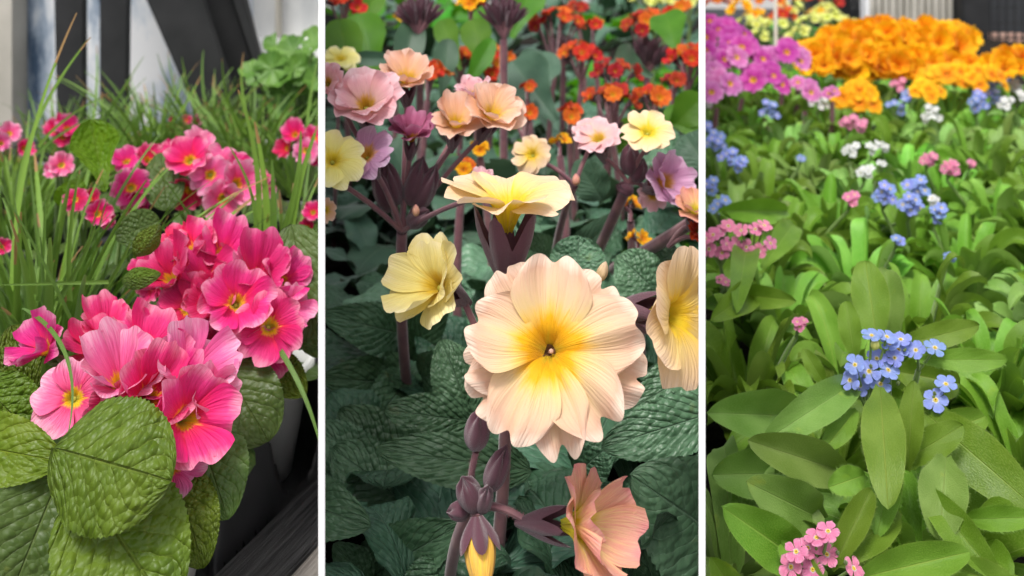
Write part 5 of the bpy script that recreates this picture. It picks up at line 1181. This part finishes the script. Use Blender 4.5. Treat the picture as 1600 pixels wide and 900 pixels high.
# each leafy plant is told apart by the landmark next to it
LM = {'R': [(1362, 582, 'the large blue cluster'), (1290, 865, 'the bottom pink cluster'), (1155, 372, 'the large pink cluster'), (1425, 310, 'the blue trio of clusters'), (1354, 267, 'the middle white cluster'), (1331, 233, 'the small white clusters'), (1456, 178, 'the largest white cluster'), (1470, 255, 'the paired pink clusters'), (1335, 193, 'the far pink cluster'), (1140, 245, 'the left blue clusters'), (1535, 155, 'the far right blue clusters'), (1203, 172, 'the far left blue cluster'), (1250, 505, 'the lone small pink bloom')],
      'M': [(857, 549, 'the large peach bloom'), (682, 447, 'the yellow bloom'), (793, 322, 'the trumpet shaped bloom'), (735, 790, 'the purple bud truss'), (925, 830, 'the salmon bloom'), (1052, 492, 'the right pale yellow bloom'), (625, 370, 'the tall purple stem'), (960, 340, 'the leaning purple stem')]}
used = {}
for o in [q for q in sc.objects if q.type == 'EMPTY' and (q.get('group') in ('leafy forget-me-nots near', 'leafy forget-me-nots further back', 'leafy primrose rosettes in the middle bed') )]:
    bay = bay_of[o.name]; p = o.location+Vector((0, 0, .05)); px = 800+p.x/p.y*F; py = HOR+(CZ-p.z)/p.y*F
    kind = 'leafy flowerless forget-me-not' if bay == 'R' else 'dark crinkled flowerless primrose'
    for _, lx, ly, nm in sorted(((px-lx)**2+(py-ly)**2, lx, ly, nm) for lx, ly, nm in LM[bay]):
        dx, dy = px-lx, py-ly
        if abs(dx) > 2.5*abs(dy): rel = 'right of' if dx > 0 else 'left of'
        elif abs(dy) > 2.5*abs(dx): rel = 'in front of' if dy > 0 else 'behind'
        else: rel = ('in front and ' if dy > 0 else 'behind and ')+('right of' if dx > 0 else 'left of')
        lab = f'{kind} {rel} {nm}'
        if lab not in used: break
    used[lab] = 1; o['label'] = lab
# ------------------------------------------------------------------ trim what would stick through the white boards
bpy.context.view_layer.update()
eps = TH/2+.0001
keep = {'L': [(0, -1)], 'M': [(0, 1), (1, -1)], 'R': [(1, 1)]}
for o in list(sc.objects):
    if o.type != 'MESH': continue
    r = o
    while r.parent: r = r.parent
    bay = bay_of.get(r.name)
    if not bay: continue
    mw = o.matrix_world; me = o.data
    co = np.empty(len(me.vertices)*3, dtype=np.float32); me.vertices.foreach_get('co', co); co = co.reshape(-1, 3)
    W4 = np.array(mw); wc = co @ W4[:3, :3].T + W4[:3, 3]
    for (pi, sg) in keep[bay]:
        p0, n = planes[pi]; n = n*sg
        dd = (wc-np.array(p0)) @ np.array(n)
        if len(dd) == 0 or dd.min() > eps: continue
        if dd.max() < eps:
            bpy.data.objects.remove(o, do_unlink=True) if not o.children else setattr(o, 'data', bpy.data.meshes.new(o.name))
            break
        bm = bmesh.new(); bm.from_mesh(o.data)
        inv = mw.inverted(); pl_co = inv @ (Vector(p0)+n*eps); pl_no = (mw.to_3x3().transposed() @ n).normalized()
        bmesh.ops.bisect_plane(bm, geom=bm.verts[:]+bm.edges[:]+bm.faces[:], plane_co=pl_co, plane_no=pl_no, clear_inner=True, dist=1e-7)
        mats = [s.material for s in o.material_slots]; lk = [s.link for s in o.material_slots]
        nm = bpy.data.meshes.new(o.data.name); bm.to_mesh(nm); bm.free()
        for m_ in o.data.materials: nm.materials.append(m_)
        o.data = nm
        for s, m_, l_ in zip(o.material_slots, mats, lk):
            s.link = l_; s.material = m_
        co = np.empty(len(nm.vertices)*3, dtype=np.float32); nm.vertices.foreach_get('co', co); co = co.reshape(-1, 3); wc = co @ W4[:3, :3].T + W4[:3, 3]
# empty holders left after trimming
for _ in range(3):
    for o in list(sc.objects):
        if o.type == 'MESH' and len(o.data.vertices) == 0:
            for c in list(o.children):
                if len(c.data.vertices) == 0: bpy.data.objects.remove(c, do_unlink=True)
            if not o.children: bpy.data.objects.remove(o, do_unlink=True)
        elif o.type == 'EMPTY' and not o.children: bpy.data.objects.remove(o, do_unlink=True)
